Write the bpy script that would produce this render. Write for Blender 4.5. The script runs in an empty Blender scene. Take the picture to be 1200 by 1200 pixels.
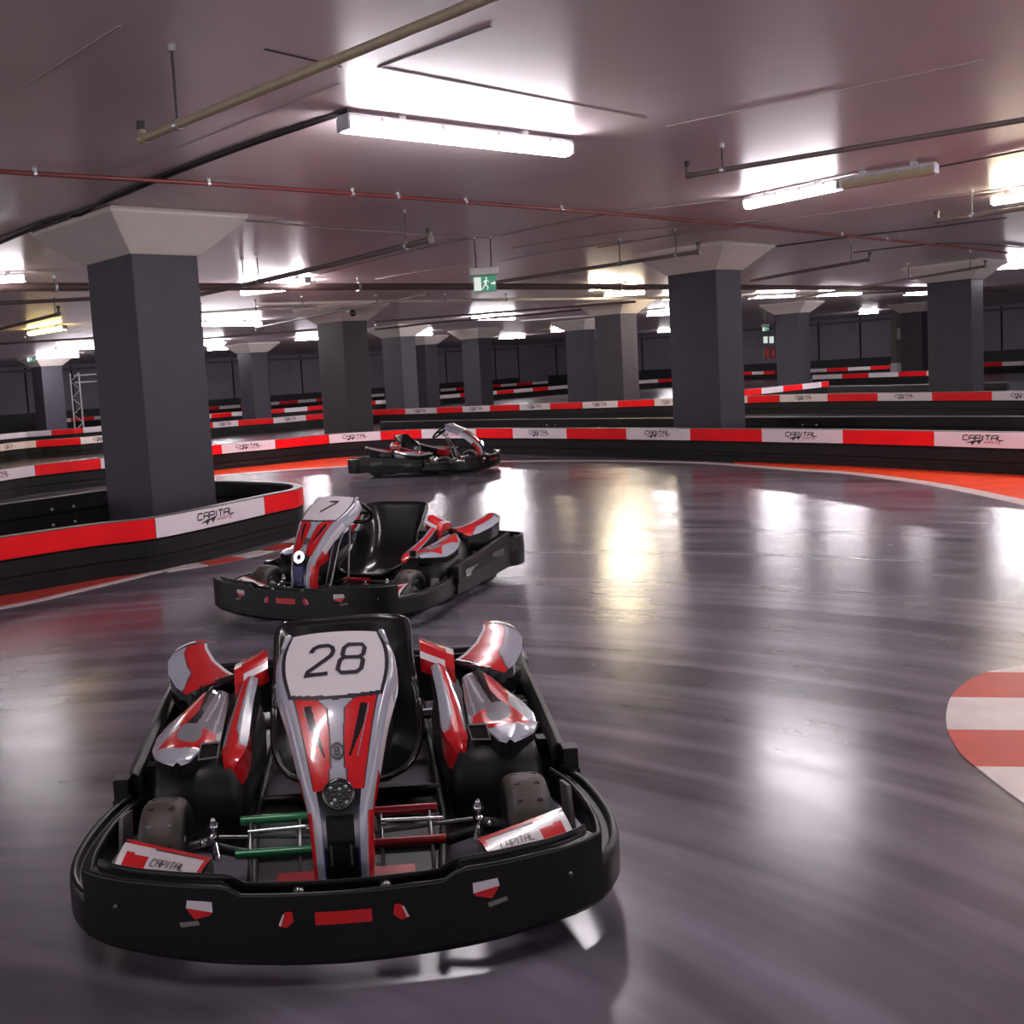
import bpy, bmesh, math, random
from mathutils import Vector, Matrix
random.seed(7)
sc = bpy.context.scene
COL = sc.collection
PI = math.pi

# ------------------------------------------------------------------ camera
F, PITCH, ROLL, CY, YAW, CX, H = 1265.76, 0.0956, -0.0642, 563.31, 0.7205, 450.89, 1.45
cr, sr = math.cos(ROLL), math.sin(ROLL)
fw = Vector((0, math.cos(PITCH), -math.sin(PITCH))); up0 = Vector((0, math.sin(PITCH), math.cos(PITCH))); rt0 = Vector((1, 0, 0))
RT = cr*rt0 + sr*up0; UP = -sr*rt0 + cr*up0
EYE = Vector((0, 0, H))
def ray(x, y): return RT*((x-CX)/F) + UP*(-(y-CY)/F) + fw
def at(x, y, z):
    d = ray(x, y); return EYE + d*((z-H)/d.z)
def atY(x, y, Y):
    d = ray(x, y); return EYE + d*(Y/d.y)
def project(P):
    q = Vector(P)-EYE; w = q.dot(fw)
    return CX+F*q.dot(RT)/w, CY-F*q.dot(UP)/w
cam = bpy.data.cameras.new('camera'); co = bpy.data.objects.new('camera', cam); COL.objects.link(co)
M3 = Matrix((RT, UP, -fw)).transposed()
co.matrix_world = Matrix.Translation(EYE) @ M3.to_4x4()
cam.sensor_fit = 'HORIZONTAL'; cam.sensor_width = 36; cam.lens = F/1200*36
cam.shift_x = (600-CX)/1200; cam.shift_y = (CY-600)/1200
cam.clip_end = 300; cam.clip_start = 0.05
sc.camera = co

# grid axes of the building
GA = Vector((math.cos(YAW), math.sin(YAW), 0))        # along the light in front
GB = Vector((-math.sin(YAW), math.cos(YAW), 0))       # the other way
ZC = 3.08                                             # ceiling height

# ------------------------------------------------------------------ materials
def mat(name, col, rough=.5, metal=0, coat=0, spec=.5, noise=0, nscale=20, bump=0, bscale=60, emit=None, estr=0):
    m = bpy.data.materials.new(name); m.use_nodes = True
    n = m.node_tree.nodes; l = m.node_tree.links; b = n['Principled BSDF']
    b.inputs['Base Color'].default_value = (*col, 1); b.inputs['Roughness'].default_value = rough
    b.inputs['Metallic'].default_value = metal; b.inputs['Coat Weight'].default_value = coat
    b.inputs['Coat Roughness'].default_value = .06
    b.inputs['Specular IOR Level'].default_value = spec
    if emit:
        b.inputs['Emission Color'].default_value = (*emit, 1); b.inputs['Emission Strength'].default_value = estr
    if noise or bump:
        tc = n.new('ShaderNodeTexCoord')
    if noise:
        t = n.new('ShaderNodeTexNoise'); t.inputs['Scale'].default_value = nscale; t.inputs['Detail'].default_value = 5
        l.new(tc.outputs['Object'], t.inputs['Vector'])
        r = n.new('ShaderNodeValToRGB')
        r.color_ramp.elements[0].position = .3; r.color_ramp.elements[1].position = .7
        r.color_ramp.elements[0].color = (*[c*(1-noise) for c in col], 1); r.color_ramp.elements[1].color = (*[min(1, c*(1+noise)) for c in col], 1)
        l.new(t.outputs['Fac'], r.inputs['Fac']); l.new(r.outputs['Color'], b.inputs['Base Color'])
    if bump:
        t2 = n.new('ShaderNodeTexNoise'); t2.inputs['Scale'].default_value = bscale; t2.inputs['Detail'].default_value = 3
        l.new(tc.outputs['Object'], t2.inputs['Vector'])
        bp = n.new('ShaderNodeBump'); bp.inputs['Strength'].default_value = bump; bp.inputs['Distance'].default_value = .01
        l.new(t2.outputs['Fac'], bp.inputs['Height']); l.new(bp.outputs['Normal'], b.inputs['Normal'])
    return m
RED = (.52, .010, .012)
M = dict(
    black=mat('black_plastic', (.006, .006, .0065), .32, spec=.3, bump=.05, bscale=300),
    gloss_black=mat('gloss_black', (.008, .008, .009), .12, coat=.5),
    satin=mat('satin_black', (.008, .0075, .0075), .45, spec=.35, bump=.06, bscale=200),
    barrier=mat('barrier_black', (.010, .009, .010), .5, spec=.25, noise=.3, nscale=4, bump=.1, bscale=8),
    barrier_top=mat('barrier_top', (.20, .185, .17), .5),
    red=mat('red_paint', RED, .22, coat=.6), white=mat('white_paint', (.62, .58, .60), .25, coat=.5),
    grey=mat('grey_paint', (.34, .34, .39), .22, coat=.5), silver=mat('silver_grey_paint', (.20, .20, .225), .12, coat=.9),
    redpanel=mat('red_panel', (.88, .004, .010), .42, spec=.25, noise=.08, nscale=3), whitepanel=mat('white_panel', (.80, .70, .74), .42, spec=.3, noise=.04, nscale=3),
    ink=mat('dark_ink', (.012, .008, .014), .4), redink=mat('red_ink', (.45, .02, .03), .4),
    tyre=mat('tyre_rubber', (.058, .047, .040), .55, noise=.25, nscale=9, bump=.15, bscale=90), tyre_side=mat('tyre_side', (.014, .013, .013), .5),
    chrome=mat('chrome', (.75, .75, .78), .12, 1), steel=mat('dark_steel', (.22, .22, .23), .3, 1),
    green=mat('green_anodised', (.012, .16, .055), .3, .2, .3), redmetal=mat('red_anodised', (.28, .008, .012), .3, .2, .3),
    fendgrey=mat('fender_grey', (.16, .145, .135), .55), seat=mat('seat_shell', (.007, .007, .008), .2, coat=.3, bump=.03, bscale=90),
    lens=mat('lens_dark', (.01, .012, .014), .08, coat=1), led=mat('led_clear', (.35, .38, .36), .1, .4),
    ring=mat('headlight_glow', (.9, .9, .9), .3, emit=(.80, .90, 1.), estr=7),
    blue=mat('blue_trim', (.02, .02, .12), .25, coat=.4),
    col_paint=mat('column_paint', (.038, .033, .046), .55, noise=.12, nscale=3, bump=.12, bscale=25),
    capital=mat('capital_paint', (.62, .55, .50), .6, noise=.05, nscale=4),
    pipe_tan=mat('pipe_tan', (.30, .245, .16), .4, noise=.1, nscale=10), pipe_brown=mat('pipe_brown', (.085, .052, .046), .45),
    pipe_dark=mat('pipe_dark', (.12, .095, .085), .45), pipe_red=mat('pipe_red', (.16, .026, .026), .45), pipe_white=mat('pipe_white', (.5, .46, .42), .45),
    cable=mat('cable_black', (.03, .025, .026), .5), cable_pale=mat('cable_pale', (.33, .28, .27), .5), joint=mat('joint_sealant', (.42, .36, .35), .5),
    housing=mat('lamp_housing', (.42, .42, .46), .35), clip=mat('lamp_clip', (.5, .5, .5), .25, .6),
    lamp=mat('lamp_white', (.9, .9, .9), .3, emit=(1., .94, .99), estr=42), lamp_far=mat('lamp_white_far', (.9, .9, .9), .3, emit=(1., .94, .99), estr=95),
    lamp_near=mat('lamp_white_dim', (.9, .9, .9), .3, emit=(1., .93, .97), estr=26),
    lamp_warm=mat('lamp_warm', (.9, .9, .8), .3, emit=(1., .84, .60), estr=75),
    lamp_yellow=mat('lamp_yellow', (.9, .85, .5), .3, emit=(1., .72, .22), estr=35),
    lamp_off=mat('lamp_unlit', (.34, .30, .18), .25, coat=.4),
    sign_green=mat('sign_green', (.01, .16, .08), .3, emit=(.02, .25, .13), estr=.35), sign_white=mat('sign_white', (.7, .72, .7), .3, emit=(.8, .95, .85), estr=.35),
    sign_case=mat('sign_case', (.55, .55, .52), .35),
    ext_red=mat('extinguisher_red', (.5, .02, .03), .3, coat=.3),
    wall=mat('wall_panel_paint', (.24, .215, .27), .6, noise=.1, nscale=1), wall_seam=mat('wall_seam', (.012, .012, .016), .7),
    wall_low=mat('wall_low', (.03, .028, .036), .6), beam=mat('beam_paint', (.13, .115, .115), .6),
    truss=mat('truss_alu', (.55, .53, .53), .35, .7),
    paint_white=mat('floor_paint_white', (.66, .56, .55), .35, noise=.1, nscale=6), paint_red=mat('floor_paint_red', (.80, .065, .022), .42, spec=.25, noise=.12, nscale=5),
    paint_kerb=mat('kerb_paint_red', (.46, .045, .03), .4, noise=.1, nscale=5),
)

def floor_material():
    m = bpy.data.materials.new('polished_concrete'); m.use_nodes = True
    n = m.node_tree.nodes; l = m.node_tree.links; b = n['Principled BSDF']
    geo = n.new('ShaderNodeNewGeometry')
    def math_(op, a, c=None, clamp=False):
        x = n.new('ShaderNodeMath'); x.operation = op; x.use_clamp = clamp
        for i, v in enumerate((a, c)):
            if v is None: continue
            if isinstance(v, (int, float)): x.inputs[i].default_value = v
            else: l.new(v, x.inputs[i])
        return x.outputs[0]
    sep = n.new('ShaderNodeSeparateXYZ'); l.new(geo.outputs['Position'], sep.inputs[0])
    def noise(vec, s, d=4, dist=0):
        t = n.new('ShaderNodeTexNoise'); t.inputs['Scale'].default_value = s; t.inputs['Detail'].default_value = d; t.inputs['Distortion'].default_value = dist
        l.new(vec, t.inputs['Vector']); return t.outputs['Fac']
    def ramp(fac, p0, p1):
        mr = n.new('ShaderNodeMapRange'); mr.inputs['From Min'].default_value = p0; mr.inputs['From Max'].default_value = p1; mr.interpolation_type = 'SMOOTHSTEP'
        l.new(fac, mr.inputs['Value']); return mr.outputs[0]
    def polar(cx, cy, kr, kt):
        dx = math_('SUBTRACT', sep.outputs[0], cx); dy = math_('SUBTRACT', sep.outputs[1], cy)
        r = math_('SQRT', math_('ADD', math_('MULTIPLY', dx, dx), math_('MULTIPLY', dy, dy)))
        th = math_('ARCTAN2', dy, dx)
        c = n.new('ShaderNodeCombineXYZ'); l.new(math_('MULTIPLY', r, kr), c.inputs[0]); l.new(math_('MULTIPLY', th, kt), c.inputs[1])
        return c.outputs[0], r
    big = noise(geo.outputs['Position'], .55, 3, .6)
    mid = noise(geo.outputs['Position'], 3.0, 3, .2)
    fine = noise(geo.outputs['Position'], 60, 3)
    v1, r1 = polar(-1.5, 1.0, 4.5, 1.3); s1 = noise(v1, 1.0, 3, .25)
    v2, r2 = polar(6.0, 5.0, 2.6, 2.2); s2 = noise(v2, 1.0, 3, .35)
    v3, r3 = polar(-4.5, 9.0, 2.0, 2.4); s3 = noise(v3, 1.0, 3, .35)
    streak = math_('ADD', math_('MULTIPLY', ramp(s1, .34, .70), .70), math_('ADD', math_('MULTIPLY', ramp(s2, .2, .85), .42), math_('MULTIPLY', ramp(s3, .2, .85), .35)), True)
    tone = math_('ADD', math_('MULTIPLY', ramp(big, .1, .9), .18), math_('ADD', math_('MULTIPLY', streak, .62), math_('MULTIPLY', mid, .22)), True)
    mix = n.new('ShaderNodeMix'); mix.data_type = 'RGBA'
    mix.inputs[6].default_value = (.016, .0145, .020, 1); mix.inputs[7].default_value = (.205, .182, .226, 1)
    l.new(tone, mix.inputs[0]); l.new(mix.outputs[2], b.inputs['Base Color'])
    rgh = math_('ADD', .165, math_('MULTIPLY', tone, .095))
    l.new(rgh, b.inputs['Roughness'])
    hgt = math_('ADD', math_('MULTIPLY', mid, .35), math_('ADD', math_('MULTIPLY', s1, .4), math_('MULTIPLY', fine, .06)))
    bp = n.new('ShaderNodeBump'); bp.inputs['Strength'].default_value = .16; bp.inputs['Distance'].default_value = .012
    l.new(hgt, bp.inputs['Height']); l.new(bp.outputs['Normal'], b.inputs['Normal'])
    b.inputs['Specular IOR Level'].default_value = .6
    return m
def ceiling_material():
    m = bpy.data.materials.new('glossy_ceiling_paint'); m.use_nodes = True
    n = m.node_tree.nodes; l = m.node_tree.links; b = n['Principled BSDF']
    geo = n.new('ShaderNodeNewGeometry')
    mp = n.new('ShaderNodeMapping'); mp.inputs['Rotation'].default_value = (0, 0, -YAW); mp.inputs['Scale'].default_value = (.35, 2.2, 1)
    l.new(geo.outputs['Position'], mp.inputs[0])
    t = n.new('ShaderNodeTexNoise'); t.inputs['Scale'].default_value = 1.0; t.inputs['Detail'].default_value = 6; l.new(mp.outputs[0], t.inputs['Vector'])
    t2 = n.new('ShaderNodeTexNoise'); t2.inputs['Scale'].default_value = .5; t2.inputs['Detail'].default_value = 4; l.new(geo.outputs['Position'], t2.inputs['Vector'])
    r = n.new('ShaderNodeValToRGB'); r.color_ramp.elements[0].position = .3; r.color_ramp.elements[1].position = .72
    r.color_ramp.elements[0].color = (.58, .485, .49, 1); r.color_ramp.elements[1].color = (.70, .595, .595, 1)
    l.new(t2.outputs['Fac'], r.inputs['Fac']); l.new(r.outputs['Color'], b.inputs['Base Color'])
    b.inputs['Roughness'].default_value = .32; b.inputs['Specular IOR Level'].default_value = .65
    bp = n.new('ShaderNodeBump'); bp.inputs['Strength'].default_value = .10; bp.inputs['Distance'].default_value = .02
    l.new(t.outputs['Fac'], bp.inputs['Height']); l.new(bp.outputs['Normal'], b.inputs['Normal'])
    return m
M['floor'] = floor_material(); M['ceiling'] = ceiling_material()

# ------------------------------------------------------------------ mesh helpers
class MB:
    def __init__(s): s.v = []; s.f = []; s.m = []; s.mats = []; s.smooth = []
    def mi(s, m):
        if m not in s.mats: s.mats.append(m)
        return s.mats.index(m)
    def add(s, vs, fs, m='black', smooth=False, mfn=None):
        o = len(s.v); s.v += [tuple(v) for v in vs]
        for k, f in enumerate(fs):
            s.f.append(tuple(i+o for i in f)); s.m.append(s.mi(mfn(k) if mfn else m)); s.smooth.append(smooth)
        return s
    def box(s, c, d, m='black', R=None):
        hx, hy, hz = d[0]/2, d[1]/2, d[2]/2; c = Vector(c)
        vs = [Vector((x*hx, y*hy, z*hz)) for x in (-1, 1) for y in (-1, 1) for z in (-1, 1)]
        if R is not None: vs = [R @ v for v in vs]
        return s.add([c+v for v in vs], [(0, 1, 3, 2), (4, 6, 7, 5), (0, 4, 5, 1), (2, 3, 7, 6), (0, 2, 6, 4), (1, 5, 7, 3)], m)
    def tube(s, pts, r, m='black', n=10, cap=True, closed=False):
        pts = [Vector(p) for p in pts]; N = len(pts); rings = []; prev = None
        for i, p in enumerate(pts):
            if closed: t = pts[(i+1) % N]-pts[i-1]
            else: t = pts[min(i+1, N-1)]-pts[max(i-1, 0)]
            t.normalize()
            if prev is None:
                a = Vector((0, 0, 1)) if abs(t.z) < .9 else Vector((1, 0, 0)); u = t.cross(a).normalized()
            else: u = (prev-t*prev.dot(t)).normalized()
            prev = u; w = t.cross(u); rr = r[i] if isinstance(r, (list, tuple)) else r
            rings.append([p+u*math.cos(2*PI*k/n)*rr+w*math.sin(2*PI*k/n)*rr for k in range(n)])
        vs = [v for R_ in rings for v in R_]; fs = []
        for i in range(N if closed else N-1):
            j = (i+1) % N
            fs += [(i*n+k, i*n+(k+1) % n, j*n+(k+1) % n, j*n+k) for k in range(n)]
        s.add(vs, fs, m, True)
        if cap and not closed: s.add(rings[0]+rings[-1], [tuple(range(n-1, -1, -1)), tuple(range(n, 2*n))], m)
        return s
    def lathe(s, prof, c, axis, m='black', n=28, mfn=None, smooth=True):
        axis = Vector(axis).normalized(); a = Vector((0, 0, 1)) if abs(axis.z) < .9 else Vector((1, 0, 0))
        u = axis.cross(a).normalized(); w = axis.cross(u); c = Vector(c); vs = []
        for (h, r) in prof: vs += [c+axis*h+(u*math.cos(2*PI*k/n)+w*math.sin(2*PI*k/n))*r for k in range(n)]
        fs = [(i*n+k, i*n+(k+1) % n, (i+1)*n+(k+1) % n, (i+1)*n+k) for i in range(len(prof)-1) for k in range(n)]
        return s.add(vs, fs, m, smooth, (lambda q: mfn(q//n)) if mfn else None)
    def disc(s, c, axis, r, m, n=24):
        axis = Vector(axis).normalized(); a = Vector((0, 0, 1)) if abs(axis.z) < .9 else Vector((1, 0, 0))
        u = axis.cross(a).normalized(); w = axis.cross(u); c = Vector(c)
        return s.add([c+(u*math.cos(2*PI*k/n)+w*math.sin(2*PI*k/n))*r for k in range(n)], [tuple(range(n))], m)
    def sweep(s, path, prof, m='black', closed_prof=True, caps=True, mfn=None, smooth=False, closed_path=False):
        """path: XY(Z) points; prof(i,t) -> list of (d, z): d is along the left-hand normal of the path"""
        P = [Vector((p[0], p[1], 0)) for p in path]; N = len(P); rings = []
        L = [0]
        for i in range(1, N): L.append(L[-1]+(P[i]-P[i-1]).length)
        for i in range(N):
            if closed_path: t = (P[(i+1) % N]-P[i-1])
            else: t = P[min(i+1, N-1)]-P[max(i-1, 0)]
            t.normalize(); nn = Vector((-t.y, t.x, 0))
            pr = prof(i, L[i]/max(L[-1], 1e-9)) if callable(prof) else prof
            rings.append([P[i]+nn*d+Vector((0, 0, z)) for d, z in pr])
        k = len(rings[0]); vs = [v for r in rings for v in r]; fs = []; kk = k if closed_prof else k-1
        for i in range(N if closed_path else N-1):
            j = (i+1) % N
            fs += [(i*k+a, i*k+(a+1) % k, j*k+(a+1) % k, j*k+a) for a in range(kk)]
        s.add(vs, fs, m, smooth, (lambda q: mfn(q//kk, q % kk)) if mfn else None)
        if caps and closed_prof and not closed_path: s.add(rings[0]+rings[-1], [tuple(range(k-1, -1, -1)), tuple(range(k, 2*k))], m)
        return s
    def grid(s, fn, nu, nv, mfn=None, m='black', smooth=True):
        vs = [fn(i/nu, j/nv) for j in range(nv+1) for i in range(nu+1)]
        fs = [(j*(nu+1)+i, j*(nu+1)+i+1, (j+1)*(nu+1)+i+1, (j+1)*(nu+1)+i) for j in range(nv) for i in range(nu)]
        return s.add(vs, fs, m, smooth, (lambda q: mfn((q % nu+.5)/nu, (q//nu+.5)/nv)) if mfn else None)
    def prism(s, poly, z0, z1, m='black', mtop=None):
        k = len(poly)
        vs = [Vector((p[0], p[1], z0)) for p in poly]+[Vector((p[0], p[1], z1)) for p in poly]
        s.add(vs, [(i, (i+1) % k, k+(i+1) % k, k+i) for i in range(k)]+[tuple(range(k-1, -1, -1))], m)
        return s.add(vs[k:], [tuple(range(k))], mtop or m)
    def mirror(s):
        b = MB(); b.v = [(-x, y, z) for x, y, z in s.v]; b.f = [tuple(reversed(f)) for f in s.f]; b.m = list(s.m); b.mats = list(s.mats); b.smooth = list(s.smooth); return b
    def build(s, name, parent=None, loc=None, bevel=0, weld=False, solid=0):
        me = bpy.data.meshes.new(name); me.from_pydata(s.v, [], s.f)
        for m in s.mats: me.materials.append(M[m])
        for p, mi, sm in zip(me.polygons, s.m, s.smooth): p.material_index = mi; p.use_smooth = sm
        bm = bmesh.new(); bm.from_mesh(me)
        if weld: bmesh.ops.remove_doubles(bm, verts=bm.verts, dist=1e-5)
        bmesh.ops.recalc_face_normals(bm, faces=bm.faces)
        bm.to_mesh(me); bm.free(); me.update()
        o = bpy.data.objects.new(name, me); COL.objects.link(o)
        if parent: o.parent = parent
        if loc is not None: o.location = loc
        if bevel:
            md = o.modifiers.new('bevel', 'BEVEL'); md.width = bevel; md.segments = 2; md.limit_method = 'ANGLE'; md.angle_limit = math.radians(40)
            md.harden_normals = False
        if solid:
            md = o.modifiers.new('solid', 'SOLIDIFY'); md.thickness = solid; md.offset = -1
        return o
def tag(o, label=None, cat=None, group=None, kind=None):
    for k, v in (('label', label), ('category', cat), ('group', group), ('kind', kind)):
        if v: o[k] = v
    return o
def thing(name, label, cat, loc=(0, 0, 0), rz=0, group=None, kind=None):
    o = bpy.data.objects.new(name, None); COL.objects.link(o); o.location = loc; o.rotation_euler = (0, 0, rz); o.empty_display_size = .2
    return tag(o, label, cat, group, kind)
def copy_tree(o, parent=None):
    c = o.copy(); COL.objects.link(c)
    if parent: c.parent = parent
    for ch in list(o.children): copy_tree(ch, c)
    return c
def catmull(pts, n=6, closed=False):
    out = []; N = len(pts); P = [Vector(p) for p in pts]
    for i in range(N if closed else N-1):
        if closed: a, b, c, d = P[i-1], P[i], P[(i+1) % N], P[(i+2) % N]
        else: a, b, c, d = P[max(i-1, 0)], P[i], P[i+1], P[min(i+2, N-1)]
        for k in range(n):
            t = k/n
            out.append(.5*((2*b)+(c-a)*t+(2*a-5*b+4*c-d)*t*t+(3*b-a-3*c+d)*t**3))
    if not closed: out.append(P[-1].copy())
    return out
def lerp_tab(tab, x):
    if x <= tab[0][0]: return tab[0][1]
    for (a, va), (b, vb) in zip(tab, tab[1:]):
        if x <= b: return va+(vb-va)*(x-a)/(b-a)
    return tab[-1][1]
def inpoly(x, y, poly):
    c = False; n = len(poly); j = n-1
    for i in range(n):
        xi, yi = poly[i]; xj, yj = poly[j]
        if (yi > y) != (yj > y) and x < (xj-xi)*(y-yi)/(yj-yi)+xi: c = not c
        j = i
    return c
# stroke lettering ---------------------------------------------------------
_P = [[(0, 0), (0, 1), (.85, 1), (1, .85), (1, .55), (.85, .42), (0, .42)]]
GLYPH = {'C': [[(1, 1), (.15, 1), (0, .85), (0, .15), (.15, 0), (1, 0)]], 'A': [[(0, 0), (0, .75), (.25, 1), (1, 1), (1, 0)], [(0, .45), (1, .45)]],
         'P': _P, 'I': [[(.5, 0), (.5, 1)]], 'T': [[(0, 1), (1, 1)], [(.5, 1), (.5, 0)]], 'L': [[(0, 1), (0, .15), (.15, 0), (1, 0)]],
         'K': [[(0, 0), (0, 1)], [(1, 1), (0, .42)], [(.2, .52), (1, 0)]], 'R': _P+[[(.5, .42), (1, 0)]],
         'S': [[(1, 1), (.15, 1), (0, .85), (0, .65), (.15, .52), (.85, .48), (1, .35), (1, .15), (.85, 0), (0, 0)]],
         'B': [[(0, 0), (0, 1), (.8, 1), (.95, .85), (.95, .65), (.8, .52), (0, .52)], [(.8, .52), (1, .38), (1, .15), (.85, 0), (0, 0)]],
         '7': [[(0, 1), (1, 1), (.9, .85), (.35, .25), (.2, 0)]],
         '2': [[(.02, .78), (.1, .93), (.3, 1), (.7, 1), (.92, .92), (1, .78), (.95, .63), (.78, .5), (.1, .1), (0, 0), (1, 0)]],
         '8': [[(.5, .53), (.2, .53), (.05, .63), (.05, .88), (.2, 1), (.8, 1), (.95, .88), (.95, .63), (.8, .53), (.5, .53)], [(.5, .53), (.15, .53), (0, .42), (0, .12), (.18, 0), (.82, 0), (1, .12), (1, .42), (.85, .53), (.5, .53)]]}
def strokes(mb, lines, place, w, m):
    """lines of (a,b); place(a,b)->Vector; ribbon half width w in (a,b) units, mitred"""
    for L in lines:
        n = len(L); vs = []
        for i, (a, b) in enumerate(L):
            p0 = L[max(i-1, 0)]; p1 = L[min(i+1, n-1)]
            if n > 2 and L[0] == L[-1] and i in (0, n-1): p0, p1 = L[-2], L[1]
            tx, ty = p1[0]-p0[0], p1[1]-p0[1]; q = math.hypot(tx, ty) or 1
            nx, ny = -ty/q*w, tx/q*w
            vs += [place(a+nx, b+ny), place(a-nx, b-ny)]
        mb.add(vs, [(2*i, 2*i+1, 2*i+3, 2*i+2) for i in range(n-1)], m)
def word(mb, text, place, h, cw, gap, slant, w, m, a0=0, b0=0):
    a = a0
    for ch in text:
        W = cw*(.35 if ch == 'I' else 1)
        strokes(mb, [[(a+x*W+slant*y*h, b0+y*h) for x, y in L] for L in GLYPH[ch]], place, w, m); a += W+gap
    return a-gap-a0

# ------------------------------------------------------------------ room shell
def gpt(a, b, z=0): return GA*a+GB*b+Vector((0, 0, z))
A0, A1, B0, B1 = -14, 60, -14, 51
R3 = Matrix.Rotation(YAW, 3, 'Z')
def slab(name, a0, a1, b0, b1, z0, z1, m):
    mb = MB(); c = gpt((a0+a1)/2, (b0+b1)/2, (z0+z1)/2)
    mb.box((0, 0, 0), (a1-a0, b1-b0, z1-z0), m, R3); o = mb.build(name, loc=c); o['kind'] = 'structure'; return o
floor = slab('floor', A0, A1, B0, B1, -.2, 0, 'floor')
ceil = slab('ceiling', A0, A1, B0, B1, ZC, ZC+.3, 'ceiling')
wb_ = slab('wall_back', A0, A1, B1, B1+.3, 0, ZC, 'wall')
wr_ = slab('wall_right', A1, A1+.3, B0, B1, 0, ZC, 'wall')
# no walls behind the camera and to the left, so added world light fills in
def wall_dressing(wall, along, n_from, n_to, fixed, nrm):
    mb = MB()
    s = n_from
    while s < n_to:
        p = gpt(s, fixed, 1.7) if along == 'a' else gpt(fixed, s, 1.7)
        mb.box(p+nrm*(-.01)-wall.location, (.09, .03, 2.6) if along == 'a' else (.03, .09, 2.6), 'wall_seam', R3); s += 2.4
    mb.build('panel_seam', wall)
    c = (n_from+n_to)/2; Ln = n_to-n_from
    mb = MB(); p = gpt(c, fixed, .4) if along == 'a' else gpt(fixed, c, .4)
    mb.box(p-nrm*.02-wall.location, (Ln, .05, .8) if along == 'a' else (.05, Ln, .8), 'wall_low', R3); mb.build('dark_skirting', wall)
    mb = MB(); p = gpt(c, fixed, ZC-.24) if along == 'a' else gpt(fixed, c, ZC-.24)
    mb.box(p-nrm*.1-wall.location, (Ln, .2, .12) if along == 'a' else (.2, Ln, .12), 'beam', R3); mb.build('cable_trunking', wall)
wall_dressing(wb_, 'a', -2, 58, B1, GB); wall_dressing(wr_, 'b', -6, 50, A1, GA)
# expansion joints of the ceiling
def strip_on_ceiling(name, p, q, w, m, parent=ceil, ext=0.):
    a = at(*p, ZC); b = at(*q, ZC); d = (b-a).normalized(); a = a-d*ext; b = b+d*ext; L = (b-a).length
    ang = math.atan2(d.y, d.x)
    o = MB().box((0, 0, 0), (L, w, .004), m, Matrix.Rotation(ang, 3, 'Z')).build(name, parent, loc=(a+b)/2+Vector((0, 0, -.003))-parent.location)
    return o
for p, q, m in (((140, 30), (30, 100), 'joint'), ((398, 97), (133, 203), 'joint'), ((443, 78), (757, 138), 'joint'), ((1168, 67), (780, 148), 'joint'), ((310, 57), (400, 78), 'cable'), ((445, 78), (575, 30), 'cable')):
    strip_on_ceiling('ceiling_joint', p, q, .014, m)

# ------------------------------------------------------------------ columns
K = 1.27/1.32
ZB = 2.72
COLS = [  # corner x,y (nearest corner), width along GB, along GA, label
    (-2.261, 10.412, .93, .73, 'big dark column with wide pale flared capital, ringed by the nearest barrier loop at the left'),
    (-.723, 24.481, .93, .73, 'dark column with small camera on its capital, above the farthest kart\'s tail'),
    (5.265, 16.736, .86, .72, 'big dark column with flared cream capital right of centre, behind the long barrier'),
    (13.028, 23.761, .93, .68, 'dark column with flared capital near the right edge, behind the second barrier'),
    (6.724, 29.81, .88, .74, 'dark column just left of the big right-of-centre column, white capital edge'),
    (14.892, 38.169, .92, .68, 'slim dark column between the big right-of-centre column and the right-edge column'),
    (23.179, 46.139, .9, .62, 'narrow far column touching the left side of the right-edge column'),
    (4.124, 43.861, .95, .72, 'pale blue-grey far column below the left end of the middle tube lights'),
    (2.165, 48.21, .8, .75, 'pale far column with white capital beside the start of a barrier strip'),
    (.827, 36.46, .95, .68, 'dark far column just right of the column carrying the camera'),
    (-5.043, 43.71, .95, .8, 'far column with white flared capital between the two leftmost big columns'),
    (7.961, 41.647, .9, .7, 'far column overlapping the left flank of the white-edged column near centre'),
    (-13.554, 43.932, .95, .9, 'dark far column cut by the left edge of the photo under a green sign'),
]
for (x, y, wb, wa, lab) in COLS:
    P = Vector((x*K, y*K, 0)); c = P+GB*wb/2*K+GA*wa/2*K
    t = thing('column', lab, 'column', c, YAW, 'flared columns of the hall')
    hx, hy = wa*K/2, wb*K/2
    s = MB().box((0, 0, ZB/2), (2*hx, 2*hy, ZB), 'col_paint').build('shaft', t, bevel=.012)
    e = .37; mb = MB(); e0 = .02
    lo = [(-hx-e0, -hy-e0), (hx+e0, -hy-e0), (hx+e0, hy+e0), (-hx-e0, hy+e0)]; hi = [(-hx-e, -hy-e), (hx+e, -hy-e), (hx+e, hy+e), (-hx-e, hy+e)]
    vs = [(*p, ZB-.01) for p in lo]+[(*p, ZC-.05) for p in hi]+[(*p, ZC-.001) for p in hi]
    fs = [(3, 2, 1, 0)]+[(i, (i+1) % 4, 4+(i+1) % 4, 4+i) for i in range(4)]+[(4+i, 4+(i+1) % 4, 8+(i+1) % 4, 8+i) for i in range(4)]+[(8, 9, 10, 11)]
    mb.add(vs, fs, 'capital').build('capital', t, bevel=.008)

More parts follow.
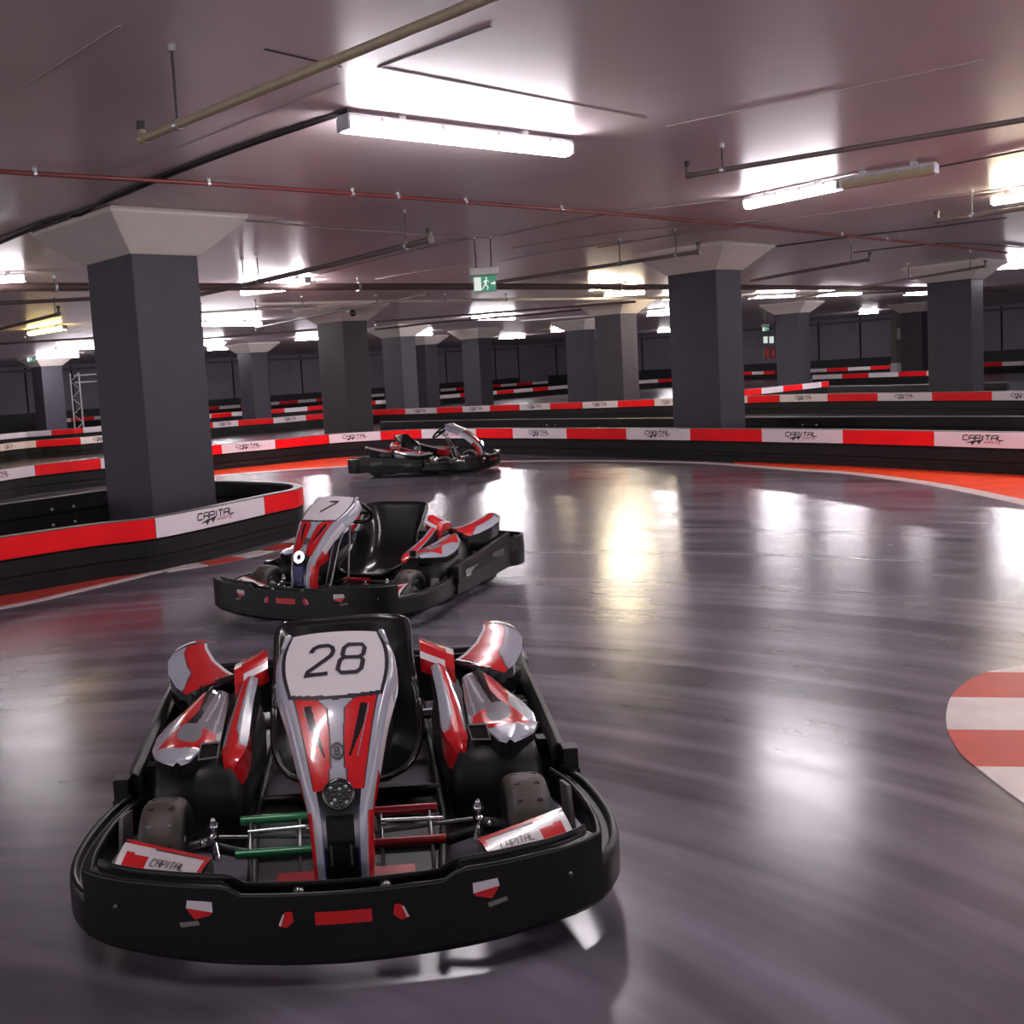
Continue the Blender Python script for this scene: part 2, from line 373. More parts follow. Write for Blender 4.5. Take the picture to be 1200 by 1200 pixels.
# ------------------------------------------------------------------ barriers
def logo_on(parent, place_s, s0, s1, zt):
    """printed club logo, centred on a white panel"""
    mid = (s0+s1)/2; hh = .052; cw = .06; gap = .014
    tot = 6*cw+cw*.35+6*gap
    mb = MB()
    pl = lambda a, b: place_s(mid-tot/2+a, zt-.085+b)
    word(mb, 'CAPITAL', pl, hh, cw, gap, .18, .0065, 'ink')
    # two swooping darts and the small second word
    for k in (0, 1):
        x0 = .09+k*.075; y0 = -.028+k*.012
        mb.add([pl(x0-.06, y0-.004), pl(x0+.035, y0+.022), pl(x0+.075, y0+.026), pl(x0+.02, y0-.034), pl(x0+.012, y0-.004)], [(0, 4, 2, 1), (4, 3, 2)], 'ink')
    word(mb, 'KARTS', lambda a, b: pl(.25+a, -.034+b), .022, .026, .012, .2, .003, 'redink')
    mb.build('printed_logo', parent)
def barrier(name, label, px, ztop, bounds=None, first='w', logo=False, zlow=0, sm=6, strip=True, group='red and white track barriers', thick=.09, bolts=None, step=1.06, world=None, side=1, bolt_in=False):
    pts = [Vector(p) for p in world] if world else [at(x, y, ztop) for x, y in px]
    for p in pts:
        q = Vector((p.x, p.y, 0)); k = max(q.dot(GB)/(B1-1.2), q.dot(GA)/(A1-1.2))
        if k > 1: p.x /= k; p.y /= k
    path = catmull([(p.x, p.y, 0) for p in pts], sm)
    N = len(path); L = [0]
    for i in range(1, N): L.append(L[-1]+(path[i]-path[i-1]).length)
    org = path[N//2].copy()
    t = thing(name, label, 'barrier', org, 0, group)
    lp = [p-org for p in path]
    # body: two stacked hollow rails with a groove (d>0 is away from the track side)
    T = thick*side
    g = .27
    prof = [(0, zlow+.004), (0, .07), (.012*side, .08), (.012*side, .12), (0, .13), (0, g-.02), (.015*side, g-.012), (.015*side, g), (0, g+.008), (0, ztop-.02), (.012*side, ztop-.004), (T-.012*side, ztop-.004), (T, ztop-.02), (T, g+.01), (T-.02*side, g), (T, g-.015), (T, zlow+.004)]
    MB().sweep(lp, prof, 'barrier').build('barrier_body', t)
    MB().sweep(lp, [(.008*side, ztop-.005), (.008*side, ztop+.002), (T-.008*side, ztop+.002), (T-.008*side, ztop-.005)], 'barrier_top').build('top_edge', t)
    def at_s(s):
        s = min(max(s, 0), L[-1]-1e-6)
        i = max(k for k in range(N-1) if L[k] <= s); u = (s-L[i])/(L[i+1]-L[i])
        p = lp[i].lerp(lp[i+1], u)
        ta = lp[min(i+1, N-1)]-lp[max(i-1, 0)]; tb = lp[min(i+2, N-1)]-lp[i]
        d = ta.normalized().lerp(tb.normalized(), u).normalized()
        return p, Vector((-d.y, d.x, 0))
    if strip:
        if bounds:
            sx = [project((p.x, p.y, ztop))[0] for p in path]
            def s_of(x):
                if isinstance(x, tuple): return L[min(range(N), key=lambda i: (path[i].xy-Vector(x).xy).length)]
                for i in range(N-1):
                    if sx[i] <= x <= sx[i+1]: return L[i]+(x-sx[i])/(sx[i+1]-sx[i])*(L[i+1]-L[i])
                return 0 if x < sx[0] else L[-1]
            cuts = [s_of(x) for x in bounds]
        else:
            n = max(1, round(L[-1]/step)); cuts = [L[-1]*i/n for i in range(n+1)]
        k = 0 if first == 'w' else 1
        for a, b in zip(cuts, cuts[1:]):
            if b-a < .02: continue
            white = k % 2 == 0; k += 1
            n = max(2, int((b-a)/.08)); seg = []
            for i in range(n+1):
                p, nn = at_s(a+.003+(b-a-.006)*i/n); seg.append(p-nn*.005*side)
            zt, zb = ztop-.006, ztop-.172
            o = MB().sweep(seg, [(0, zb), (-.006*side, zb+.004), (-.006*side, zt-.004), (0, zt)], 'whitepanel' if white else 'redpanel').build('white_panel' if white else 'red_panel', t)
            if white and logo and b-a > .7:
                def ps(s, z):
                    p, nn = at_s(s); p = p-nn*.0125*side; return Vector((p.x, p.y, z))
                logo_on(o, ps, a, b, zt)
    if bolts:
        for s in bolts:
            p, nn = at_s(s*L[-1])
            for dz in (.0, -.16):
                for ds in (-.12, .12):
                    q, nn = at_s(s*L[-1]+ds)
                    b = MB().lathe([(0, .018), (.012, .018), (.016, .012), (.016, 0)], q+(nn*T if bolt_in else Vector())+Vector((0, 0, ztop-.12+dz)), nn*side if bolt_in else -nn*side, 'clip', 8).build('bolt', t)
    return t, path
# nearest loop round the big left column: front run, bend, back run
fr = [at(x, y, .45) for x, y in [(-60, 637), (30, 624), (110, 613), (180, 605), (250, 592), (308, 580), (328, 576)]]
e0 = fr[-1]
bend = [Vector((e0.x+.13, e0.y+.20, 0)), Vector((e0.x+.17, e0.y+.50, 0)), Vector((e0.x+.07, e0.y+.86, 0))]
back = [at(x, y, .40) for x, y in [(308, 568.3), (258, 567.5), (190, 572.5), (130, 577.3), (70, 585.5), (30, 591), (-60, 604)]]
barrier('track_barrier', 'nearest barrier at the left, red and white panels with logo, looping round the big column',
        None, .44, world=[tuple(p) for p in fr+bend+back], bounds=[-60, 180.5, 308, tuple(bend[1])], first='r', logo=True, bolts=[.86], bolt_in=True)
# long barrier
barrier('track_barrier', 'long main barrier across the hall behind the karts, logos on its white panels',
        [(-40, 557), (30, 546), (125, 536), (250, 521.5), (322, 515), (385, 509), (446, 505), (494, 503), (558, 502), (601, 501.7), (664, 501.7), (734, 501.8), (809, 502), (893, 502.6), (988, 503.4), (1095, 505), (1215, 507), (1400, 509), (1600, 511)], .45,
        bounds=[-40, 40, 117, 187, 259, 322, 385, 446, 494, 558, 601, 664, 734, 809, 893, 988, 1095, 1215, 1345, 1480, 1600], first='w', logo=True, sm=5)
barrier('track_barrier', 'plain black back-to-back barrier right behind the long main barrier, grey top edge',
        [(445, 494), (600, 491.5), (735, 490.5), (876, 489.3), (1000, 488.5), (1168, 488), (1280, 488.2), (1450, 489), (1600, 490)], .42, strip=False, bolts=[.3, .62], group='plain black barriers')
barrier('track_barrier', 'second red and white barrier, running from left edge to right edge behind the main one',
        [(-10, 522), (30, 517), (122, 510), (248, 495), (320, 489.5), (378, 484.5), (437, 480.2), (500, 478), (600, 474), (726, 469.5), (876, 463.7), (1000, 460.8), (1168, 458.6), (1300, 457.5), (1450, 457)], .45,
        bounds=[-10, 42, 94, 137, 177, 213, 249, 279, 320, 358, 398, 437, 475, 512, 542, 574, 609, 645, 683, 724, 767, 804, 840, 876, 914, 970, 1029, 1093, 1163, 1236, 1308, 1380, 1450], first='w', logo=True, sm=4)
barrier('track_barrier', 'third barrier strip on the left, just above the second, passing behind the big column',
        [(-10, 510), (30, 506), (122, 499), (247, 485), (320, 479.5), (377, 475), (437, 469.5), (455, 468.5)], .45, bounds=[-10, 60, 97, 130, 160, 190, 219, 247, 271, 302, 333, 360, 385, 412, 440, 455], first='w', sm=3)
barrier('track_barrier', 'slanting barrier strip with a white end cap at centre, rising to the right',
        [(490, 465.5), (540, 461), (600, 456.5), (666, 451)], .45, bounds=[490, 514, 539, 560, 582, 602, 624, 642, 666], first='r', sm=3)
barrier('track_barrier', 'thin far strip on the left, topmost of the stacked strips beside the big column',
        [(51, 492.5), (90, 489.5), (120, 487), (180, 482), (247, 475.5), (315, 470), (376, 465.5), (450, 459)], .45, sm=2, step=1.3)
barrier('track_barrier', 'thinnest far strip left of the slanting strip\'s rise, under the brown wall',
        [(516, 452.5), (545, 451), (579, 449.5), (642, 445.5)], .45, sm=2, step=1.4)
barrier('track_barrier', 'short double strip seen between the white-edged column and the big right-of-centre column',
        [(742, 446), (770, 444.5), (800, 442.5)], .45, sm=2, step=1.1, first='w')
barrier('track_barrier', 'short tapering strip just right of the big right-of-centre column, ending at the slim column',
        [(860, 457.5), (900, 454), (971, 446.5)], .45, bounds=[860, 892, 917, 940, 962, 971], first='r', sm=2)
barrier('track_barrier', 'far strip beneath the two fire extinguishers', [(868, 436), (909, 434.5)], .45, sm=1, step=1.2, first='r')
barrier('track_barrier', 'upper far strip between the slim column and the right-edge column', [(948, 432.5), (995, 430.5), (1043, 428)], .45, bounds=[948, 969, 994, 1020, 1043], first='w', sm=2)
barrier('track_barrier', 'lower far strip between the slim column and the right-edge column, above a grey rail', [(952, 439.5), (1020, 437), (1086, 434.5), (1130, 433)], .45, bounds=[952, 987, 1018, 1053, 1086, 1130], first='w', sm=2)
barrier('track_barrier', 'grey-topped rail under the far strips, left of the right-edge column', [(970, 452.5), (1030, 451.5), (1088, 450.5), (1180, 448)], .42, sm=2, strip=False, group='plain black barriers')
barrier('track_barrier', 'short far strip at the right edge, just right of the right-edge column', [(1150, 425), (1200, 423)], .45, sm=1, step=1.0, first='r')

# ------------------------------------------------------------------ paint on the floor
def paint(name, poly, m, lab=None, h=.003):
    o = MB().prism([(p.x, p.y) for p in poly], 0.0, h, m); o = o.build(name, floor, loc=-floor.location)
    if lab: o['label'] = lab
    return o
def ribbon(name, px, w, m, lab=None, h=.004, sm=8):
    path = catmull([(at(x, y, 0).x, at(x, y, 0).y, 0) for x, y in px], sm)
    o = MB().sweep(path, [(-w/2, 0), (-w/2, h), (w/2, h), (w/2, 0)], m).build(name, floor, loc=-floor.location)
    if lab: o['label'] = lab
    return path
ribbon('track_edge_line', [(200, 563), (254, 557.5), (300, 553.5), (408, 546.5), (500, 542.5), (600, 540.6), (700, 540), (790, 541.5), (850, 544), (920, 549.5), (1000, 555), (1090, 567), (1170, 582.5), (1260, 604), (1420, 648), (1560, 690)], .17, 'paint_white', 'white painted track edge line')
def apron(top, bot, m, nm):
    T = catmull([(at(x, y, 0).x, at(x, y, 0).y, 0) for x, y in top], 5); Bt = catmull([(at(x, y, 0).x, at(x, y, 0).y, 0) for x, y in bot], 5)
    n = min(len(T), len(Bt)); mb = MB()
    vs = []
    for i in range(n): vs += [T[i]+Vector((0, 0, .002)), Bt[i]+Vector((0, 0, .002))]
    mb.add(vs, [(2*i, 2*i+1, 2*i+3, 2*i+2) for i in range(n-1)], m)
    o = mb.build(nm, floor, loc=-floor.location); o['label'] = 'orange red painted run-off'
apron([(860, 541), (930, 543.5), (1000, 546), (1090, 549.5), (1170, 553), (1260, 558), (1420, 566), (1560, 573)], [(862, 545.2), (930, 550.4), (1000, 555), (1090, 567), (1170, 582.5), (1260, 604), (1420, 648), (1560, 690)], 'paint_red', 'red_runoff')
apron([(200, 557), (254, 550.5), (300, 545), (360, 538), (408, 533), (440, 531)], [(200, 563), (254, 557.5), (300, 553.5), (360, 549), (408, 546.5), (440, 545)], 'paint_red', 'red_runoff')
apron([(-40, 704), (30, 694), (80, 685.5), (130, 676.5), (185, 667)], [(-40, 719), (30, 706), (80, 694), (130, 682), (185, 669)], 'paint_kerb', 'red_runoff')
ribbon('track_edge_line', [(-40, 720), (30, 707), (80, 695.5), (130, 683.5), (190, 669)], .09, 'paint_white', 'white painted line along the nearest barrier')
kp = [(190, 668), (240, 660), (290, 650), (330, 639), (352, 630)]
kpath = catmull([(at(x, y, 0).x, at(x, y, 0).y, 0) for x, y in kp], 10)
ks = [project((p.x, p.y, 0))[0] for p in kpath]
for i, (a, b) in enumerate(((190, 236), (236, 276), (276, 309), (309, 334), (334, 352))):
    seg = [p for p, x in zip(kpath, ks) if a-3 <= x <= b+3]
    if len(seg) > 1:
        MB().sweep(seg, [(-.14, 0), (-.14, .005), (.06, .005), (.06, 0)], 'paint_white' if i % 2 == 0 else 'paint_kerb').build('kerb_block', floor, loc=-floor.location)
# round kerb at the right edge
edge = [(1230, 778), (1170, 786), (1150, 791), (1130, 802), (1115, 817), (1109, 836), (1110, 855), (1118, 873), (1131, 890), (1150, 905), (1170, 921), (1230, 965)]
ep = [at(x, y, 0) for x, y in edge]; far = at(1330, 855, 0)
ecurve = catmull([(p.x, p.y, 0) for p in ep], 6)
bands = [((1170, 786), (1160, 787)), ]
def band_y(x, y):
    # stripe number from the image row on the kerb, stripes run left-right
    return 0
rows = [(-1, 789.0, 'paint_white'), (789.0, 818.5, 'paint_kerb'), (818.5, 856.5, 'paint_white'), (856.5, 900.0, 'paint_kerb'), (900.0, 960, 'paint_white')]
pxc = [project((p.x, p.y, 0)) for p in ecurve]
def edge_x(y):
    best = None
    for (x0, y0), (x1, y1) in zip(pxc, pxc[1:]):
        if y0 <= y <= y1 or y1 <= y <= y0:
            return x0+(x1-x0)*(y-y0)/((y1-y0) or 1)
    return 1230
for y0, y1, m in rows:
    y0 = max(y0, 779); y1 = min(y1, 962); n = 8
    left = [(edge_x(y0+(y1-y0)*i/n), y0+(y1-y0)*i/n) for i in range(n+1)]
    poly = [at(x, y, 0) for x, y in left]+[at(1480, y1+4, 0), at(1480, y0+4, 0)]
    MB().prism([(p.x, p.y) for p in poly], 0, .006, m).build('kerb_stripe', floor, loc=-floor.location)

# ------------------------------------------------------------------ ceiling services
def pipe(name, label, pts, z, r, m, cat='pipe', group='sprinkler pipes under the ceiling', rods=(), endcap=None, ext=None, zs=None):
    P = [at(x, y, zs[i] if zs else z) for i, (x, y) in enumerate(pts)]
    org = P[0].copy(); t = thing(name, label, cat, org, 0, group)
    lp = [p-org for p in P]
    if ext: d = (lp[-1]-lp[-2]).normalized(); lp.append(lp[-1]+d*ext)
    MB().tube(lp, r, m, 12).build('pipe_run', t)
    for (x, y) in rods:
        a = at(x, y, z)
        # nearest point of the run
        best = None
        for p, q in zip(lp, lp[1:]):
            d = q-p; u = max(0, min(1, (a-org-p).dot(d)/d.length_squared)); c = p+d*u
            if best is None or (c-(a-org)).length < best[0]: best = ((c-(a-org)).length, c)
        c = best[1]
        MB().tube([c+Vector((0, 0, r*1.2)), Vector((c.x, c.y, ZC-org.z+.002))], .007, 'cable', 6).tube([Vector((c.x, c.y, ZC-org.z-.03)), Vector((c.x, c.y, ZC-org.z))], .022, 'clip', 8).build('hanger_rod', t)
        d = (lp[1]-lp[0]).normalized()
        MB().tube([c-d*.015, c+d*.015], r*1.25, 'clip', 12).build('pipe_clamp', t)
    if endcap:
        d = (lp[0]-lp[1]).normalized()
        mb = MB().tube([lp[0]-d*r*1.6, lp[0]+d*r*.6], r*1.3, m, 12)
        mb.tube([lp[0]+Vector((0, 0, -r*.6)), lp[0]+Vector((0, 0, endcap))], r*.9, m, 10).tube([lp[0]+Vector((0, 0, endcap-.03)), lp[0]+Vector((0, 0, endcap+.012))], r*1.15, 'cable', 8)
        mb.build('end_elbow', t)
    return t
pipe('sprinkler_pipe', 'thick tan pipe with upturned end, nearest to the camera at upper left', [(167, 163), (490, 31)], 2.71, .021, 'pipe_tan', rods=[(207, 146)], endcap=.075, ext=2.5)
pipe('sprinkler_pipe', 'long brown pipe with upturned end across the upper right corner', [(806, 206), (1172, 145)], 2.88, .020, 'pipe_dark', rods=[(846, 199)], endcap=.10, ext=3)
pipe('sprinkler_pipe', 'short brown pipe with upturned end at the right edge', [(1098, 259), (1172, 248)], 2.80, .026, 'pipe_dark', rods=[(1139, 253)], endcap=.10, ext=3)
pipe('sprinkler_pipe', 'brown pipe with upturned end in front of the big right-of-centre capital', [(819, 295), (700, 313), (560, 334)], 2.75, .026, 'pipe_dark', rods=[(792, 299), (728, 309)], endcap=.11)
pipe('sprinkler_pipe', 'brown pipe with upturned end right of the big right-of-centre capital', [(1020, 304), (930, 320), (880, 329)], 2.75, .027, 'pipe_dark', rods=[(997, 308)], endcap=.10)
pipe('sprinkler_pipe', 'brown pipe with upturned end in front of the right-edge capital', [(1155, 312), (1060, 328), (930, 350)], 2.75, .026, 'pipe_dark', rods=[(1137, 315), (1068, 327)], endcap=.10)
pipe('sprinkler_pipe', 'brown pipe above and right of the nearest column, running down to the left', [(504, 281), (390, 310), (286, 334), (236, 345)], 2.73, .03, 'pipe_dark', rods=[(475, 288), (305, 330), (286, 334)], endcap=.10)
pipe('sprinkler_pipe', 'far brown pipe left of the nearest column, above the yellow lamp', [(69, 368), (30, 378), (-10, 388)], 2.80, .03, 'pipe_dark', rods=[(66, 369)], endcap=.12)
pipe('sprinkler_pipe', 'pipe below the small lit tube, right of the nearest column', [(500, 345), (420, 360), (300, 384)], 2.82, .025, 'pipe_dark', rods=[(480, 349)], endcap=.1)
pipe('drain_pipe', 'thick dark brown pipe crossing the whole hall behind the exit sign', [(-20, 336.2), (30, 336.4), (320, 336.2), (600, 335.8), (870, 336.5), (1085, 338.2), (1180, 339)], 2.935, .058, 'pipe_brown', group='long pipes across the hall', rods=[(66, 336), (420, 336), (727, 336)])
pipe('drain_pipe', 'off-white pipe crossing behind the exit sign below the brown one', [(300, 356.5), (430, 353.5), (600, 351), (790, 349)], 2.95, .032, 'pipe_white', group='long pipes across the hall', rods=[(355, 355), (443, 353), (522, 352), (594, 351)])
pipe('water_pipe', 'thin dark red pipe across the ceiling in front of the nearest capital', [(-40, 198), (30, 203), (240, 215), (430, 228), (697, 248.5), (880, 265), (1097, 287), (1180, 296)], 3.045, .018, 'pipe_red', group='long pipes across the hall', rods=[(40, 204), (245, 215), (412, 227), (465, 231), (545, 237), (660, 245), (985, 276), (1040, 281)])
pipe('water_pipe', 'far dull pipe under the ceiling between the camera column and the white-edged column', [(440, 377), (560, 368), (700, 357), (745, 353.5)], 2.93, .03, 'pipe_dark', group='long pipes across the hall')
pipe('water_pipe', 'far pale pipe right of the slim column', [(870, 347), (960, 343), (1050, 340)], 2.99, .03, 'pipe_white', group='long pipes across the hall')
pipe('water_pipe', 'dull pipe in front of the yellow lamp left of the nearest column', [(-20, 356), (30, 354), (110, 350)], 2.9, .03, 'pipe_dark', group='long pipes across the hall')
for lab, pts, z, r, m in (('far thin pipe between the nearest column and the camera column, lower one', [(236, 397), (300, 392), (372, 386)], 2.93, .03, 'pipe_dark'),
        ('far thin pale pipe between the nearest column and the camera column, upper one', [(236, 366), (300, 362), (372, 361)], 2.9, .025, 'pipe_white'),
        ('far brown pipe under the white one behind the exit sign', [(440, 386), (520, 377), (600, 371), (690, 362)], 2.93, .03, 'pipe_brown'),
        ('far pale pipe passing over the white-edged column', [(610, 376), (690, 370), (780, 361)], 2.9, .025, 'pipe_white'),
        ('far dark pipe from the big right-of-centre column to the right-edge column', [(878, 350), (980, 346), (1085, 340)], 2.99, .03, 'pipe_dark'),
        ('far brown pipe left of the nearest column under the yellow lamp', [(-20, 404), (30, 401), (112, 396)], 2.93, .03, 'pipe_brown')):
    pipe('water_pipe', lab, pts, z, r, m, group='long pipes across the hall', rods=[pts[0], pts[1]])
def cable(label, pts, r, m, z=None, n=3):
    z = z or ZC-.012
    P = catmull([at(x, y, z) for x, y in pts], n); org = P[0].copy()
    o = MB().tube([p-org for p in P], r, m, 6).build('ceiling_conduit', loc=org)
    return tag(o, label, 'conduit', 'thin conduits on the ceiling')
cable('black conduit from the big lit lamp down to the left over the nearest capital', [(408, 131), (310, 164), (216, 199), (120, 238), (60, 260), (-30, 298)], .014, 'cable')
cable('second black conduit bunched beside the first above the nearest capital', [(408, 128), (310, 161), (216, 195), (130, 230), (95, 252), (60, 256), (-30, 290)], .010, 'cable')
cable('pale conduit from lower left past the exit sign to the half-lit lamp', [(300, 342), (390, 317.5), (470, 297), (553, 279), (577, 277.5), (710, 251), (790, 241), (872, 232)], .010, 'cable_pale')
cable('thin conduit from the half-lit lamp to the right edge', [(1098, 196), (1140, 188), (1200, 176)], .010, 'cable')
cable('pale conduit from the red pipe to the right edge below the half-lit lamp', [(700, 290), (780, 277), (860, 267), (880, 262), (1000, 246), (1168, 222), (1210, 216)], .010, 'cable_pale')
cable('pale conduit from the nearest capital to the exit sign', [(280, 258), (350, 264), (390, 268), (460, 272), (548, 279)], .009, 'cable_pale')
cable('thin conduit above the big right-of-centre capital', [(600, 291), (660, 281), (740, 270), (850, 262), (890, 258)], .008, 'cable_pale')
cable('dark conduit crossing the ceiling right of the big right-of-centre capital', [(910, 289), (1000, 277), (1080, 268), (1180, 255)], .010, 'cable')
cable('dark conduit over the right-edge capital', [(1000, 296), (1080, 287), (1130, 285), (1200, 290)], .010, 'cable')
cable('pale far conduit left of the exit sign', [(440, 327), (500, 317), (552, 309)], .010, 'cable_pale')
cable('pale far conduit right of the exit sign', [(585, 306), (660, 293), (740, 282)], .009, 'cable_pale')

# lamps --------------------------------------------------------------------
def lamp(label, p, q, m='lamp', z=2.985, length=None, n_clip=4, world=None):
    """twin-tube batten: p,q are the two visible ends"""
    if world: a, b = [Vector((*w_, z)) for w_ in world]
    else: a = at(*p, z); b = at(*q, z)
    d = (b-a); d.z = 0
    if m == 'lamp' and not world and a.y > 17: m = 'lamp_far'
    if length: b = a+d.normalized()*length; d = b-a
    Lh = d.length/2; c = (a+b)/2
    t = thing('ceiling_lamp', label, 'lamp', (c.x, c.y, 0), math.atan2(d.y, d.x), 'tube lamps under the ceiling')
    zc = z
    # housing: a shallow tray, diffuser: a rounded trough under it
    MB().box((0, 0, zc+.045), (2*Lh, .115, .035), 'housing').build('housing', t, bevel=.008)
    prof = [(-.062, zc+.030), (-.062, zc-.005), (-.050, zc-.035), (-.025, zc-.045), (.025, zc-.045), (.050, zc-.035), (.062, zc-.005), (.062, zc+.030)]
    MB().sweep([(-Lh+.012, 0), (Lh-.012, 0)], prof, m).build('diffuser', t)
    for s in (-1, 1):
        MB().box((s*(Lh-.004), 0, zc+.005), (.022, .126, .085), 'housing').build('end_cap', t, bevel=.006)
    for k in range(n_clip):
        x = -Lh+2*Lh*(k+.5)/n_clip
        mb = MB()
        for s in (-1, 1): mb.box((x, s*.066, zc+.032), (.022, .008, .03), 'clip')
        mb.build('diffuser_clip', t)
    for x in (-.55*Lh, .55*Lh):
        MB().box((x, 0, (zc+.0625+ZC)/2), (.05, .06, ZC-zc-.0625), 'clip').build('mounting_bracket', t)
    return t
lamp('big lit tube lamp at top centre, nearest to the camera', (402, 146), (665, 176))
lamp('lit tube lamp at upper right, left half of a pair', (875, 240), (985, 217))
lamp('unlit tube lamp at upper right, right half of a pair', (987, 216.5), (1097, 198), 'lamp_off')
lamp('warm tube lamp cut off by the right edge', (1163, 236), (1240, 224), 'lamp_warm')
lamp('short bright lamp seen end-on just right of the nearest column', (284, 343), (310, 340), length=1.4, n_clip=2)
lamp('small lamp seen end-on below the brown pipe near the nearest column', (361, 329), (340, 333), length=1.3, n_clip=2)
lamp('long lit tube right beside the nearest column', (222, 380), (305, 379.5), n_clip=2)
lamp('far lit tube, upper of two below the long tube beside the nearest column', (236, 403.5), (265, 400), length=1.5, n_clip=2)
lamp('far lit tube, lower of two below the long tube beside the nearest column', (243, 409.5), (269, 408), length=1.5, n_clip=2)
lamp('yellow tube lamp at the left edge', (35, 391), (76, 384), 'lamp_yellow', n_clip=2)
lamp('lit tube left of the nearest column, upper of two', (66, 408.5), (115, 407), n_clip=2)
lamp('lit tube left of the nearest column, lower of two', (42, 419), (92, 417), n_clip=2)
lamp('far lit tube left of the camera column\'s capital', (346, 397.5), (373, 396.5), n_clip=2)
lamp('long lit tube below the exit sign', (551, 373.5), (602, 372.8), n_clip=2)
lamp('far lit tube left of the tube below the exit sign', (485, 392), (506, 391), n_clip=2)
lamp('far lit tube just under the tube below the exit sign', (562, 389.5), (582, 388.5), n_clip=2)
lamp('farthest lit tube under the tubes below the exit sign', (585, 396), (614, 395), n_clip=2)
lamp('far lit tube over the brown back wall', (645, 388), (662, 387), 'lamp_warm', n_clip=2)
lamp('lit tube left of the big right-of-centre column, upper', (758, 369), (790, 367), n_clip=2)
lamp('lit tube left of the big right-of-centre column, lower', (771, 388.5), (800, 387), n_clip=2)
lamp('warm lit tube hidden half behind the big right-of-centre column', (776, 350), (840, 346), 'lamp_warm', n_clip=2)
lamp('lit tube right of the big right-of-centre column, under the brown pipe', (884, 347.5), (930, 346), n_clip=2)
lamp('lit tube above the slim column\'s right side', (958, 345.5), (1008, 343.5), n_clip=2)
lamp('lit tube touching the left side of the right-edge column', (1060, 344.5), (1100, 343), n_clip=2)
lamp('warm lit tube between the white-edged column and the big right-of-centre column', (708, 345.5), (755, 342.5), 'lamp_warm', n_clip=2)
lamp('far lit tube above the dark wall left of the right-edge column', (1007, 367), (1028, 366), n_clip=2)
lamp('lit tube right of the right-edge column', (1153, 314), (1215, 311), n_clip=2)
lamp('lit tube at the left edge under the brown pipe, before the yellow lamp', (-60, 330), (30, 326), 'lamp_near', n_clip=2)
lamp('warm lit tube hidden behind the exit sign', (690, 338), (745, 334), 'lamp_warm', n_clip=2)
# unseen lamps added outside the frame to brighten kart, floor and barriers
for x, y, lab, m, ax in ((2.6, 3.4, 'tube lamp right of the nearest kart', 'lamp', GB), (5.6, 7.2, 'tube lamp above the round kerb', 'lamp', GA), (-.9, 2.3, 'tube lamp over the nearest kart', 'lamp_near', GA),
                      (8.6, 10.8, 'tube lamp at the right over the long barrier', 'lamp_far', GB), (12.5, 15.5, 'tube lamp far out on the right', 'lamp_far', GA)):
    c = Vector((x, y, 0)); lamp(lab+', added unseen for fill light outside the frame', None, None, m, world=[(c-ax*.76).xy, (c+ax*.76).xy])

# exit sign -----------------------------------------------------------------
def exit_sign(label, px, py, D, big=True):
    c = atY(px, py, D); t = thing('exit_sign', label, 'sign', c, 0, 'hanging exit signs')
    w, h = .30, .19
    MB().box((0, 0, .0), (w*.92, .03, h), 'sign_green').build('green_panel', t, bevel=.004)
    MB().box((0, .01, h/2+.055), (w*1.15, .12, .09), 'sign_case').build('case', t, bevel=.012)
    mb = MB(); y = -.0165
    def q(pts): mb.add([(a, y, b) for a, b in pts], [tuple(range(len(pts)))], 'sign_white')
    q([(-.13, -.08), (-.045, -.08), (-.045, .08), (-.13, .08)])           # door
    q([(.01, .05), (.03, .05), (.03, .075), (.01, .075)])                  # runner: head, trunk, limbs
    q([(-.005, -.015), (.02, -.02), (.03, .042), (.0, .045)]); q([(.0, .04), (-.025, .02), (-.02, .012), (.004, .028)]); q([(.028, .036), (.05, .016), (.056, .022), (.032, .044)])
    q([(-.005, -.012), (-.03, -.05), (-.05, -.06), (-.046, -.07), (-.02, -.06), (.01, -.018)]); q([(.012, -.02), (.03, -.045), (.022, -.078), (.034, -.078), (.044, -.042), (.022, -.016)])
    q([(.075, -.01), (.11, -.01), (.11, -.03), (.135, .0), (.11, .03), (.11, .01), (.075, .01)])
    mb.build('pictogram', t)
    if big:
        for s in (-1, 1):
            MB().tube([(s*.09, .01, h/2+.1), (s*.10, .01, ZC-c.z)], .009, 'cable', 6).build('hanger_rod', t)
            MB().lathe([(0, .03), (.03, .03)], (s*.10, .01, ZC-c.z-.03), (0, 0, 1), 'clip', 8).build('ceiling_rose', t)
    return t
exit_sign('green exit sign with running figure hanging from two rods at centre', 568, 332.5, 13.4)
exit_sign('small green exit sign far off above the fire extinguishers', 897, 385.5, 45, True)
exit_sign('small green exit sign at the far left edge', 36, 421, 42, True)

# security camera on the second column
p = at(413, 366, 2.86)
t = thing('security_camera', 'small black camera on the capital of the column behind the farthest kart', 'camera', (p.x, p.y-.3, p.z), .4)
MB().lathe([(0, .0), (0, .06), (.05, .07), (.09, .06), (.11, .03), (.12, 0)], (0, 0, 0), (0, -.6, -.8), 'gloss_black', 16).build('dome', t)
MB().box((0, .12, .04), (.1, .22, .08), 'sign_case').build('wall_mount', t, bevel=.01)

